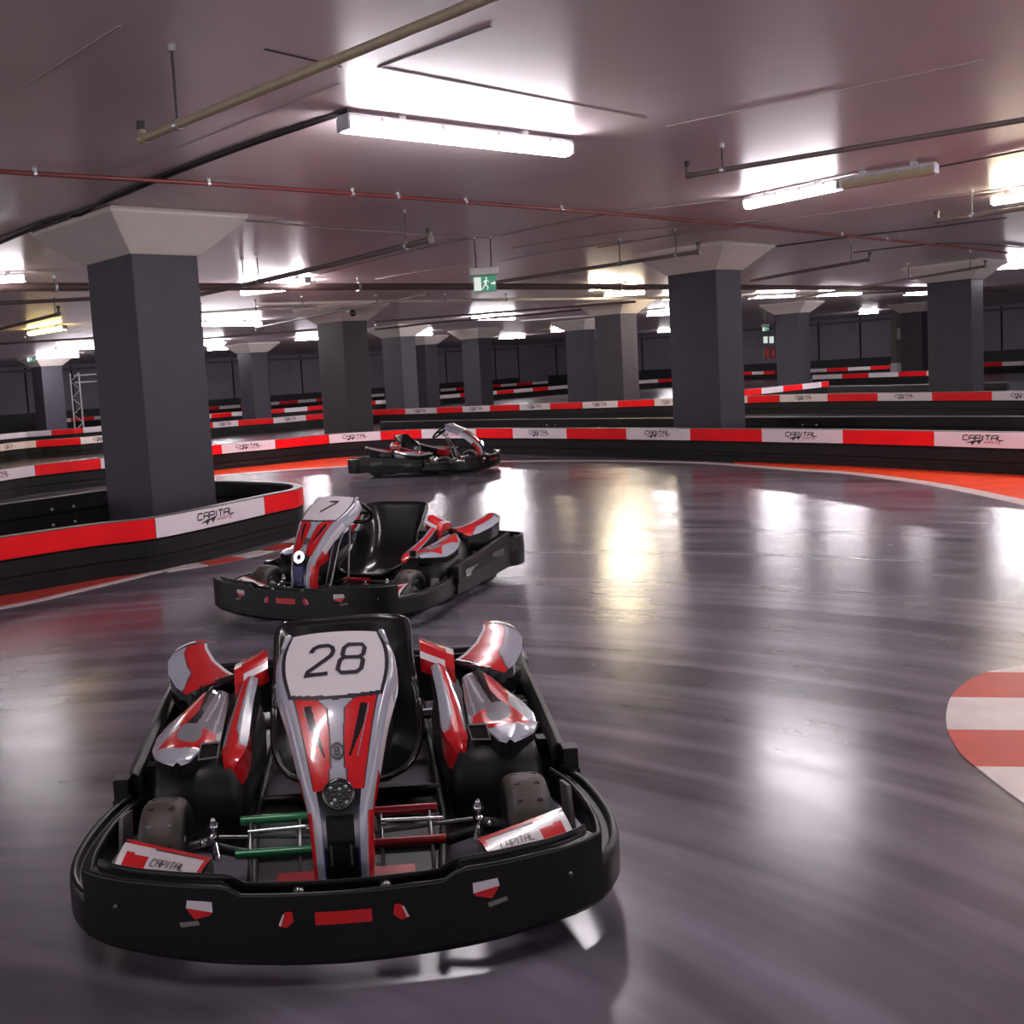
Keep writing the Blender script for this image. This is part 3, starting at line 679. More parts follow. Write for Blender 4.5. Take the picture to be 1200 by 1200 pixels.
# fire extinguishers at the right wall
for k, (px, lab) in enumerate(((898.5, 'left one of two red fire extinguishers on the far wall'), (905.5, 'right one of two red fire extinguishers on the far wall'))):
    c = atY(px, 413, 56); t = thing('fire_extinguisher', lab, 'fire extinguisher', (c.x, c.y, c.z-.30), 0, 'fire extinguishers on the far wall')
    MB().lathe([(0, .0), (0, .10), (.02, .11), (.44, .11), (.52, .07), (.54, .035), (.58, .03)], (0, 0, 0), (0, 0, 1), 'ext_red', 16).build('cylinder', t)
    MB().box((0, -.03, .62), (.05, .16, .06), 'ink').build('valve_handle', t)
    MB().tube([(0, -.05, .6), (.12, -.06, .55), (.13, -.06, .2)], .018, 'ink', 6).build('hose', t)
    MB().box((0, .12, .25), (.2, .02, .5), 'sign_case').build('wall_bracket', t)
    MB().box((0, .12, .95), (.22, .015, .34), 'sign_white').build('notice_plate', t)

# lattice mast and grey post far off
c = at(94, 500, 0); c = atY(90, 470, 46); c.z = 0
t = thing('lattice_mast', 'white lattice truss standing far off left of the nearest column', 'truss', c, .3)
TH = 2.45; w = .18
for sx in (-1, 1):
    for sy in (-1, 1): MB().tube([(sx*w, sy*w, 0), (sx*w, sy*w, TH)], .035, 'truss', 6).build('upright', t)
mb = MB(); n = 7
for k in range(n):
    z0, z1 = TH*k/n, TH*(k+1)/n; s = 1 if k % 2 else -1
    for sy in (-1, 1): mb.tube([(s*w, sy*w, z0), (-s*w, sy*w, z1)], .022, 'truss', 5)
    for sx in (-1, 1): mb.tube([(sx*w, s*w, z0), (sx*w, -s*w, z1)], .022, 'truss', 5)
mb.build('lattice_bracing', t)
MB().tube([(0, 0, TH-.1), (2.6, .1, TH-.1)], .05, 'truss', 6).tube([(0, 0, TH-.4), (2.6, .1, TH-.4)], .05, 'truss', 6).build('top_beam', t)
c = atY(1050, 420, 49); c.z = 0
t = thing('steel_post', 'pale grey post far off left of the right-edge column', 'post', c, .5)
MB().box((0, 0, 1.5), (.28, .28, 3.0), 'fendgrey').build('post_shaft', t); MB().box((0, -.16, 1.9), (.2, .04, .5), 'sign_case').build('notice_plate', t); MB().box((0, 0, .3), (.34, .34, .6), 'whitepanel').build('base_sleeve', t)

# ------------------------------------------------------------------ the karts (front towards -Y, X to the image right)
# steering fairing profile: Y, z, half width
FP = [(.143, .19, .056), (.150, .235, .058), (.158, .30, .060), (.176, .36, .064), (.205, .41, .074), (.265, .475, .091), (.345, .545, .112), (.415, .592, .131), (.50, .632, .150), (.58, .668, .151), (.655, .702, .132)]
FC = catmull(FP, 8)
def fair_pt(s):
    x = s*(len(FC)-1); i = min(int(x), len(FC)-2); u = x-i
    p = FC[i].lerp(FC[i+1], u); d = FC[min(i+2, len(FC)-1)]-FC[max(i-1, 0)]
    n = Vector((0, -d.y, d.x)).normalized()          # (X, Y, Z) with FC = (Y, z, hw): normal points forward and up
    return p, n
def fair_surf(x, s, off=0):
    p, n = fair_pt(s); u = x/p.z
    bul = .012*(1-min(1, abs(u))**2.2)
    return Vector((x, p.x, p.y))+n*(bul+off)
def s_at_z(z):
    lo, hi = 0, 1
    for _ in range(40):
        m = (lo+hi)/2
        if fair_pt(m)[0].y < z: lo = m
        else: hi = m
    return lo
def fairing(t):
    mb = MB(); NV = 200; NU = 110
    cols = [(-3, 0), (-2, 0), (-1.4, 0)]+[(0, -1+2*i/NU) for i in range(NU+1)]+[(1.4, 0), (2, 0), (3, 0)]
    def P(ci, s):
        k, u = cols[ci]; p, n = fair_pt(s)
        if k == 0: return fair_surf(u*p.z, s)
        sg = 1 if k > 0 else -1; k = abs(k)
        o, dn = {1.4: (.008, -.006), 2: (.020, -.028), 3: (.024, -.075)}[k]
        return Vector((sg*(p.z+o), p.x, p.y))+n*dn
    nc = len(cols)
    vs = [P(c, j/NV) for j in range(NV+1) for c in range(nc)]
    fs = []; ms = []
    for j in range(NV):
        s = (j+.5)/NV; p, n = fair_pt(s); z, hw = p.y, p.z
        for c in range(nc-1):
            fs.append((j*nc+c, j*nc+c+1, (j+1)*nc+c+1, (j+1)*nc+c))
            k0, u0 = cols[c]; k1, u1 = cols[c+1]
            if k0 != 0 or k1 != 0:
                lev = max(abs(k0), abs(k1))
                m = 'grey' if lev < 1.9 else ('grey' if lev < 3 and z > .36 else 'red') if lev < 3 else ('red' if z < .60 else 'grey')
                if lev == 3 and z > .45 and z < .60: m = 'white'
                if z < .40 and lev == 3: m = 'red'
            else:
                u = (u0+u1)/2; x = u*hw; ax = abs(x); au = abs(u)
                zb = .592-.010*(1-u*u)
                if z > zb+.004: m = 'white' if au < .93 else 'ink'
                elif z > zb-.004: m = 'ink'
                elif z > .405:
                    cw = .016+max(0, z-.51)*.12+max(0, z-.562)*1.3
                    if z < .445: cw = .021
                    if au > .90: m = 'grey'
                    elif au > .87: m = 'ink'
                    elif ax < cw: m = 'grey'
                    elif ax < cw+.004: m = 'ink'
                    else:
                        v0 = .029+(z-.465)*.36
                        m = 'gloss_black' if (.468 < z < .570 and v0 < ax < v0+.004+.016*min(1, (z-.468)/.06)) else 'red'
                        if .468 < z < .570 and v0+.021 <= ax < v0+.024: m = 'silver'
                else: m = 'grey' if au > .80 else ('blue' if au > .72 and z < .37 else 'gloss_black')
            ms.append(m)
    mb.add(vs, fs, 'red', True, lambda q: ms[q])
    # back side closes the shell
    bk = []
    for j in range(NV+1):
        p, n = fair_pt(j/NV)
        for sg in (-1, 1): bk.append(Vector((sg*(p.z+.024), p.x, p.y))+n*-.075)
    mb.add(bk, [(2*j, 2*j+2, 2*j+3, 2*j+1) for j in range(NV)], 'black', True)
    top = [P(c, 1) for c in range(nc)]; mb.add(top, [tuple(range(nc))], 'white')
    # rolled lips at the two top corners
    for sg in (-1, 1):
        p, n = fair_pt(.93); q, n2 = fair_pt(1)
        mb.tube([Vector((sg*(p.z+.006), p.x, p.y)), Vector((sg*(q.z+.006), q.x, q.y)), Vector((sg*(q.z+.004), q.x+.022, q.y-.004))], [.006, .010, .008], 'grey', 8)
    f = mb.build('steering_fairing', t)
    return f
def number_on(f, text):
    mb = MB(); sm = s_at_z(.650); dz = .5*.0
    h, cw, gap = .108, .066, .026
    W = len(text)*cw+(len(text)-1)*gap
    s_len = sum((FC[i+1].xy-FC[i].xy).length for i in range(len(FC)-1))
    def pl(a, b): return fair_surf(-W/2+a-.008, sm+(b-h/2)/s_len, .0025)
    word(mb, text, pl, h, cw, gap, .20, .0066, 'ink')
    return mb.build('race_number', f)
def emblem(f):
    mb = MB(); sm = s_at_z(.478); s_len = sum((FC[i+1].xy-FC[i].xy).length for i in range(len(FC)-1))
    pl = lambda a, b: fair_surf(a, sm+b/s_len, .003)
    strokes(mb, [[(math.cos(2*PI*k/24)*.0165, math.sin(2*PI*k/24)*.0165) for k in range(25)]], pl, .0024, 'ink')
    word(mb, 'B', pl, .016, .012, 0, 0, .0022, 'ink', -.006, -.008)
    return mb.build('emblem', f)
def headlight(f, lit=False):
    c = fair_surf(0, s_at_z(.392), .008); ax = Vector((0, -.95, .32))
    h = MB().lathe([(-.03, .040), (.004, .042), (.012, .040), (.013, .034)], c, ax, 'gloss_black', 28).build('headlight', f)
    mb = MB()
    if lit:
        mb.lathe([(.013, .036), (.018, .031), (.018, .021), (.012, .018)], c, ax, 'ring', 28); mb.disc(c+ax.normalized()*.0125, ax, .0185, 'lens', 20)
    else:
        mb.disc(c+ax.normalized()*.011, ax, .036, 'lens', 28)
        u = Vector((1, 0, 0)); w = ax.normalized().cross(u)
        for r_, n in ((.027, 12), (.015, 7), (0, 1)):
            for k in range(n):
                q = c+ax.normalized()*.013+(u*math.cos(2*PI*k/n+r_*30)+w*math.sin(2*PI*k/n+r_*30))*r_
                mb.lathe([(0, .0048), (.002, .004), (.0035, 0)], q, ax, 'led' if (k*5+n) % 3 == 0 else 'gloss_black', 8)
    l = mb.build('light_ring' if lit else 'light_lens', h)
    if lit: l['label'] = 'glowing white headlight ring'
    q = MB().box((0, .150, .30), (.07, .03, .11), 'blue' if lit else 'gloss_black')
    q.box((-.026, .133, .262), (.006, .01, .05), 'steel').box((.024, .133, .262), (.006, .01, .05), 'steel')
    q.build('headlight_bracket', f)
    return h

def half_path(side_pts, n=5):
    """mirror-complete a path given from the left end to the nose"""
    full = [(-x, y) for x, y in side_pts]+[(x, y) for x, y in reversed(side_pts[:-1])]
    return [(p.x, p.y) for p in catmull([(x, y, 0) for x, y in full], n)]
FB = [(.700, .85), (.738, .72), (.757, .56), (.755, .40), (.722, .260), (.645, .155), (.50, .085), (.30, .028), (0, 0)]
def front_bumper(t):
    path = half_path(FB, 6)
    def prof(i, u):
        x, y = path[i]; k = min(1, abs(x)/.75)**2
        zb = .045+.030*k; zt = .192
        return [(0, zb+.02), (.0, zt-.02), (.004, zt-.004), (.012, zt), (.022, zt-.004), (.026, zt-.022), (.046, zt-.022), (.050, zt-.008), (.058, zt-.006), (.064, zt-.012), (.066, zt-.03), (.062, zb+.02), (.05, zb), (.012, zb)]
    # path runs left->right with the nose towards -Y, so the left-hand normal points inwards
    b = MB().sweep(path, prof, 'black', smooth=False).build('front_bumper', t, bevel=.003)
    for sg in (-1, 1):
        MB().box((sg*.712, .86, .20), (.05, .06, .085), 'black').box((sg*.712, .835, .155), (.056, .03, .05), 'black').build('bumper_joint', b, bevel=.004)
    return b
FPN = [(.662, .165), (.60, .118), (.50, .072), (.30, .016), (0, -.012)]
def front_panel(t):
    path = half_path(FPN, 10)
    def zt(x):
        x = abs(x); return .262 if x > .285 else (.240 if x < .245 else .240+.022*(x-.245)/.04)
    def prof(i, u):
        a = zt(path[i][0]); ch = .03 if abs(path[i][0]) < .30 else .012
        return [(0, .085), (0, a-.004), (.004, a), (.010, a), (.013, a-ch), (.048, a-ch), (.052, a+.004), (.058, a+.004), (.062, a), (.062, .10), (.03, .085)]
    p = MB().sweep(path, prof, 'black').build('front_panel', t, bevel=.0025)
    def face(x, z, off=.002):
        # point on the front face
        best = min(range(len(path)-1), key=lambda i: abs((path[i][0]+path[i+1][0])/2-x))
        (x0, y0), (x1, y1) = path[best], path[best+1]; u = (x-x0)/((x1-x0) or 1)
        return Vector((x, y0+(y1-y0)*u-off, z))
    for sg in (-1, 1):
        mb = MB(); c = sg*.345
        mb.add([face(c+sg*a, z) for a, z in ((-.030, .222), (.032, .224), (.036, .204), (-.030, .196))], [(0, 1, 2, 3)], 'white')
        mb.add([face(c+sg*a, z) for a, z in ((-.030, .196), (.036, .204), (.016, .176), (-.022, .188))], [(0, 1, 2, 3)], 'red')
        mb.build('shield_sticker', p)
        mb = MB(); c = sg*.135
        mb.add([face(c+sg*a, z) for a, z in ((-.012, .196), (.004, .196), (.022, .160), (.002, .156), (-.016, .172))], [(0, 1, 2, 3, 4)], 'red'); mb.add([face(c+sg*a, z, .0026) for a, z in ((.006, .19), (.010, .19), (.022, .163), (.016, .161))], [(0, 1, 2, 3)], 'white')
        mb.build('wedge_sticker', p)
        MB().add([face(sg*.375+a, z) for a, z in ((-.026, .166), (.022, .174), (.026, .163), (-.022, .154))], [(0, 1, 2, 3)], 'fendgrey').build('dash_sticker', p)
        mb = MB().lathe([(0, .006), (.006, .006), (.008, .003)], face(sg*.565, .19), (0, -1, 0), 'steel', 10); mb.build('panel_bolt', p)
        mb = MB().lathe([(0, .014), (.02, .012), (.024, 0)], (sg*.105, .012, .222), (0, 0, 1), 'steel', 12); mb.build('post_bolt', p)
    mb = MB()
    n = 10
    mb.add([face(-.068+.136*i/n, z) for z in (.160, .192) for i in range(n+1)], [(i, i+1, n+2+i, n+1+i) for i in range(n)], 'red')
    mb.build('grille_plate', p)
    return p
def sidestuff(t, sg):
    # side rail: a tall hollow plank
    mb = MB(); R = lambda p: (sg*p[0], p[1], p[2])
    pts = [(.700, .88, .055, .240), (.705, 1.15, .06, .258), (.705, 1.45, .065, .284), (.700, 1.78, .075, .315)]
    vs = []
    for x, y, a, b in pts: vs += [R((x-.045, y, a)), R((x, y, a)), R((x+.006, y, (a+b)/2)), R((x, y, b)), R((x-.018, y, b+.006)), R((x-.036, y, b-.006)), R((x-.045, y, b-.02))]
    k = 7
    fs = [(i*k+a, i*k+(a+1) % k, (i+1)*k+(a+1) % k, (i+1)*k+a) for i in range(len(pts)-1) for a in range(k)]+[tuple(range(k)), tuple(range(3*k, 4*k))]
    mb.add(vs, fs, 'black')
    r = mb.build('side_rail', t, bevel=.003)
    for y in (1.0, 1.22, 1.45, 1.66): MB().box((sg*.655, y, .20), (.05, .05, .06), 'black').build('rail_bracket', r)
    for y in (1.1, 1.36): MB().box((sg*.63, y, .235), (.05, .012, .02), 'fendgrey').build('rail_strap', r)
    for y, z in ((1.55, .20), (1.10, .17)): MB().box((sg*.7065, y, z), (.006, .20, .05), 'gloss_black').build('rail_slot', r)
    # pod body
    mb = MB(); ring = lambda y, xi, xo, zl, zh: [R((xi, y, zl)), R((xo, y, zl)), R((xo+.01, y, (zl+zh)/2)), R((xo-.02, y, zh)), R((xi+.02, y, zh)), R((xi-.005, y, (zl+zh)/2))]
    rows = [(.775, .35, .56, .06, .20), (.80, .335, .60, .055, .262), (.90, .325, .622, .05, .288), (1.15, .315, .615, .05, .30), (1.40, .31, .56, .06, .325), (1.48, .32, .50, .08, .33)]
    vs = [v for r_ in rows for v in ring(*r_)]; k = 6
    fs = [(i*k+a, i*k+(a+1) % k, (i+1)*k+(a+1) % k, (i+1)*k+a) for i in range(len(rows)-1) for a in range(k)]+[tuple(range(k)), tuple(range(5*k, 6*k))]
    mb.add(vs, fs, 'satin', True); pod = mb.build('side_pod', t)
    # painted cover
    XI = [(.742, .50), (.76, .478), (.80, .467), (.85, .449), (.865, .412), (.90, .402), (1.0, .405), (1.17, .411), (1.33, .421), (1.362, .47)]
    XO = [(.742, .525), (.752, .54), (.765, .553), (.78, .564), (.82, .590), (.85, .604), (.924, .624), (1.02, .627), (1.12, .608), (1.21, .577), (1.305, .545), (1.35, .515), (1.362, .492)]
    REDP = [(.602, .893), (.545, 1.007), (.571, 1.209), (.501, 1.332), (.497, 1.24), (.5, 1.142), (.52, 1.053), (.541, 1.006), (.547, .959), (.535, .905), (.501, .876), (.471, .88), (.46, .925), (.471, .994), (.419, .956), (.41, .884), (.43, .864), (.473, .84), (.529, .836)]
    SILP = [(.50, 1.40), (.40, 1.40), (.40, 1.003), (.42, .961), (.471, .994), (.46, .925), (.471, .88), (.501, .876), (.535, .905), (.547, .959), (.541, 1.006), (.52, 1.053), (.5, 1.142), (.497, 1.24)]
    Y0, Y1 = .742, 1.362
    def yv(v): return Y0+(Y1-Y0)*v
    def surf(u, v):
        y = yv(v); xi, xo = lerp_tab(XI, y), lerp_tab(XO, y)
        # bow the two ends so that the seam slants like the cut in the bodywork
        x = xi+(xo-xi)*u
        z = .315+(y-.75)*.085-.030*max(0, u-.55)**2/.2*min(1, max(0, (y-.76)/.15))-.012*max(0, .2-u)/.2*min(1, max(0, (y-.80)/.1))
        z += .010*math.sin(PI*u)-.012*math.exp(-((u-.30)/.13)**2)*min(1, max(0, (y-.95)*5))
        return Vector((sg*x, y, z))
    def cm(u, v):
        y = yv(v); x = lerp_tab(XI, y)+(lerp_tab(XO, y)-lerp_tab(XI, y))*u
        if inpoly(x, y, REDP): return 'red'
        if inpoly(x, y, SILP):  # silver zone with black streak and pale lines: reflections painted into the colour
            k = .462+(1.33-y)*.10
            if y > 1.03 and x > k: return 'gloss_black'
            return 'grey' if (y > 1.05 and k-.030 < x < k-.018) or .425 < x < .432 else 'silver'
        d = min(lerp_tab(XO, y)-x, 9)
        return 'grey'
    mb = MB().grid(surf, 64, 120, cm)
    # skirt round the cover
    rim = [surf(u/20, 0) for u in range(21)]+[surf(1, v/40) for v in range(1, 41)]+[surf(1-u/20, 1) for u in range(1, 21)]+[surf(0, 1-v/40) for v in range(1, 40)]
    n = len(rim); lip = [Vector((p.x, p.y-.002, p.z-.007)) for p in rim]
    mb.add(rim+lip, [(i, (i+1) % n, n+(i+1) % n, n+i) for i in range(n)], 'grey', True)
    mb.add(lip+[Vector((p.x*.99, p.y+.012, p.z-.045)) for p in rim], [(i, (i+1) % n, n+(i+1) % n, n+i) for i in range(n)], 'satin', True)
    cov = mb.build('pod_cover', pod)
    # intake beside the cover tip
    mb = MB(); a = [R(p) for p in ((.458, .805, .300), (.400, .815, .300), (.393, .845, .338), (.45, .835, .340))]
    mb.tube([Vector(p) for p in a], .004, 'fendgrey', 6, closed=True); mb.add([Vector(p)+Vector((0, .012, 0)) for p in a], [(0, 1, 2, 3)], 'gloss_black'); mb.build('air_intake', pod)
    # inner slab
    rows = [(.805, .352, .376, .262), (.83, .338, .386, .280), (.87, .322, .392, .294), (.92, .315, .393, .305), (1.0, .315, .390, .322), (1.10, .317, .384, .344), (1.20, .316, .376, .368), (1.27, .312, .368, .390), (1.33, .31, .362, .405)]
    C = catmull([(y, a, b) for y, a, b, z in rows], 6); Zt = [(r_[0], r_[3]) for r_ in rows]
    def ss(u, v):
        x = v*(len(C)-1); i = min(int(x), len(C)-2); p = C[i].lerp(C[i+1], x-i)
        return Vector((sg*(p.y+(p.z-p.y)*u), p.x, lerp_tab(Zt, p.x)+.014*math.sin(PI*u)))
    def sm_(u, v):
        y = ss(u, v).y
        if y < .90: return 'red'
        edge = .30+(min(y, 1.0)-.90)*2.6
        if u < edge-.06: return 'grey'
        if u < edge: return 'silver'
        return 'red' if u < .90 else 'silver'
    mb = MB().grid(ss, 18, 40, sm_)
    rim = [ss(u/8, 0) for u in range(9)]+[ss(1, v/30) for v in range(1, 31)]+[ss(1-u/8, 1) for u in range(1, 9)]+[ss(0, 1-v/30) for v in range(1, 30)]
    n = len(rim); vs = rim+[Vector((p.x, p.y+.006, p.z-.09)) for p in rim]
    mb.add(vs, [(i, (i+1) % n, n+(i+1) % n, n+i) for i in range(n)], 'red', True, lambda q: 'red' if q < 8 or q > 60 else 'ink'); mb.build('inner_strip', pod)
    # rear fender panel, rising to a peak
    RI = [(0, (.405, 1.455, .382)), (.25, (.448, 1.515, .390)), (.5, (.502, 1.60, .408)), (.75, (.543, 1.70, .434)), (.93, (.555, 1.765, .452)), (1, (.56, 1.785, .440))]
    RO = [(0, (.580, 1.365, .350)), (.25, (.628, 1.43, .362)), (.5, (.672, 1.53, .386)), (.75, (.688, 1.63, .412)), (.93, (.668, 1.715, .436)), (1, (.655, 1.74, .424))]
    def lv(tab, v):
        for (a, p), (b, q) in zip(tab, tab[1:]):
            if v <= b: return Vector(p).lerp(Vector(q), (v-a)/(b-a))
        return Vector(tab[-1][1])
    def rs(u, v):
        p = lv(RI, v).lerp(lv(RO, v), u); p.z += .012*math.sin(PI*u); p.y += -.03*math.sin(PI*u)*(1-v); p.x *= sg; return p
    def rm(u, v):
        if v > .90: return 'white' if u > .35 else 'red'
        if v > .86: return 'ink'
        cut = .60+.42*max(0, min(1, (.38-v)/.30))
        if u > cut: return 'grey'
        if u > cut-.03: return 'ink'
        return 'red' if u > .07 else 'white'
    mb = MB().grid(rs, 44, 56, rm)
    rim = [rs(u/10, 0) for u in range(11)]+[rs(1, v/20) for v in range(1, 21)]+[rs(1-u/10, 1) for u in range(1, 11)]+[rs(0, 1-v/20) for v in range(1, 20)]
    n = len(rim); vs = rim+[Vector((p.x*.985, p.y-.004, p.z-.10)) for p in rim]
    mb.add(vs, [(i, (i+1) % n, n+(i+1) % n, n+i) for i in range(n)], 'gloss_black', True, lambda q: 'white' if q >= 40 else 'gloss_black')
    rf = mb.build('rear_fender', t)
    mb = MB(); mb.tube([R((.41, 1.44, .372)), R((.46, 1.415, .366)), R((.53, 1.375, .352))], .022, 'gloss_black', 8); mb.lathe([(0, .006), (.006, .005), (.008, 0)], R((.47, 1.40, .39)), (0, -.4, 1), 'steel', 8); mb.build('seam_slot', rf)
    # cowl block beside the seat
    def cw_s(u, v):
        x = .275+.12*u+.01*v; y = 1.335+.16*v-.05*u+.02*u*u
        return Vector((sg*x, y, .425+.045*(1-u)+.016*math.sin(PI*v)*(1-.4*u)-.035*max(0, .25-v)/.25))
    def cw_m(u, v):
        if v > .80 or (u > .80 and v > .3): return 'white'
        if v < .12 and u < .7: return 'white'
        return 'red'
    mb = MB().grid(cw_s, 18, 18, cw_m)
    rim = [cw_s(u/6, 0) for u in range(7)]+[cw_s(1, v/6) for v in range(1, 7)]+[cw_s(1-u/6, 1) for u in range(1, 7)]+[cw_s(0, 1-v/6) for v in range(1, 6)]
    n = len(rim); mb.add(rim+[Vector((p.x, p.y, p.z-.05)) for p in rim], [(i, (i+1) % n, n+(i+1) % n, n+i) for i in range(n)], 'red', True)
    mb.build('seat_cowl', t)
def wheel(t, x, y, r, w, nm):
    sg = 1 if x > 0 else -1; h = w/2
    prof = [(-h+.012, r*.56), (-h, r*.66), (-h+.004, r*.86), (-h+.016, r*.95), (-h+.034, r*.99), (0, r), (h-.034, r*.99), (h-.016, r*.95), (h-.004, r*.86), (h, r*.66), (h-.012, r*.56)]
    o = MB().lathe(prof, (0, 0, 0), (1, 0, 0), 'tyre', 40, mfn=lambda i: 'tyre' if 2 <= i <= 7 else 'tyre_side')
    mb = o
    for k in range(14):
        a = 2*PI*k/14+.1
        for d in (-.028, .03): mb.box((d, math.cos(a)*r*.988, math.sin(a)*r*.988), (.016, .008, .004), 'ink', Matrix.Rotation(a-PI/2, 3, 'X'))
    o = o.build(nm, t, loc=(x, y, r))
    MB().lathe([(-h+.014, r*.56), (-h+.008, r*.5), (-h+.03, r*.44), (-h+.03, r*.2), (-h+.01, .022), (-h+.01, 0)], (0, 0, 0), (1, 0, 0), 'steel', 24).lathe([(h-.014, r*.56), (h-.008, r*.5), (h-.03, r*.44), (h-.03, r*.2), (h-.01, .022), (h-.01, 0)], (0, 0, 0), (1, 0, 0), 'steel', 24).build('rim', o)
def seat(t):
    rows = [  # Y, z of the centre line, half width, wing (forward/up reach)
        (.93, .150, .190, (0, .030)), (.98, .115, .225, (.0, .085)), (1.08, .085, .250, (-.01, .145)), (1.20, .085, .258, (-.03, .185)), (1.30, .125, .258, (-.07, .190)), (1.37, .200, .255, (-.13, .150)), (1.415, .290, .250, (-.16, .095)),
        (1.445, .380, .246, (-.14, .04)), (1.465, .460, .246, (-.10, .015)), (1.478, .520, .245, (-.06, .004)), (1.484, .552, .235, (-.035, .0)), (1.490, .564, .21, (-.02, -.006))]
    C = catmull([(a, b, c) for a, b, c, d in rows], 4); Wg = catmull([(*d, 0) for a, b, c, d in rows], 4)
    n = len(C); US = [-1, -.97, -.90, -.78, -.6, -.35, 0, .35, .6, .78, .90, .97, 1]
    vs = []
    for p, g in zip(C, Wg):
        for u in US:
            k = max(0, (abs(u)-.45)/.55)**2.2
            vs.append(Vector((u*p.z, p.x+g.x*k, p.y+g.y*k)))
    m = len(US); fs = [(i*m+a, i*m+a+1, (i+1)*m+a+1, (i+1)*m+a) for i in range(n-1) for a in range(m-1)]
    mb = MB().add(vs, fs, 'seat', True)
    rim = [vs[i*m] for i in range(n)]+[vs[(n-1)*m+a] for a in range(1, m)]+[vs[i*m+m-1] for i in range(n-2, -1, -1)]+[vs[a] for a in range(m-2, 0, -1)]
    s = mb.build('seat', t, solid=.012)
    MB().tube(rim, .0085, 'seat', 8, closed=True).build('seat_rim', s)
def fender(t, sg):
    R = lambda p: Vector((sg*p[0], p[1], p[2]))
    A, Bq, C, D = R((.605, .425, .222)), R((.36, .335, .190)), R((.40, .13, .155)), R((.625, .20, .155))
    def s(u, v): p = A.lerp(Bq, u).lerp(D.lerp(C, u), v); return p+Vector((0, 0, .016*math.sin(PI*v)))
    def fm(u, v):
        if v < .06+.05*u or u > .95: return 'red'
        if v < .085+.05*u: return 'ink'
        if .07 < u < .34 and v > .25+(u-.07)*.2 and v < .75-(u-.07)*.4: return 'red'
        return 'white'
    mb = MB().grid(s, 40, 24, fm)
    low = Vector((0, .02, -.06))
    mb.add([A, D, D+low, A+low+Vector((0, .03, -.03))], [(0, 1, 2, 3)], 'fendgrey'); mb.add([A, A+low+Vector((0, .03, -.03)), Bq+low, Bq], [(0, 1, 2, 3)], 'fendgrey'); mb.add([C, Bq, Bq+low, C+low], [(0, 1, 2, 3)], 'fendgrey'); mb.add([D, C, C+low, D+low], [(0, 1, 2, 3)], 'white')
    f = mb.build('front_fender', t)
    # printed word, readable from the front
    mb = MB()
    def pl(a, b):
        u = (.40+a/.28) if sg < 0 else (.84-a/.28)
        return s(u, .46-b/.19)+Vector((0, -.0008, .0022))
    if sg < 0: word(mb, 'CAPITAL', pl, .026, .013, .0045, .15, .0016, 'ink')
    else: word(mb, 'CAPITAL', pl, .026, .013, .0045, .15, .0016, 'ink')
    mb.build('printed_word', f)
    MB().add([R(p) for p in ((.66, .57, .09), (.655, .70, .10), (.650, .70, .195), (.655, .60, .215), (.672, .57, .09), (.667, .70, .10), (.662, .70, .195), (.667, .60, .215))], [(0, 1, 2, 3), (7, 6, 5, 4), (0, 4, 5, 1), (1, 5, 6, 2), (2, 6, 7, 3), (3, 7, 4, 0)], 'fendgrey').build('fender_stay', f)
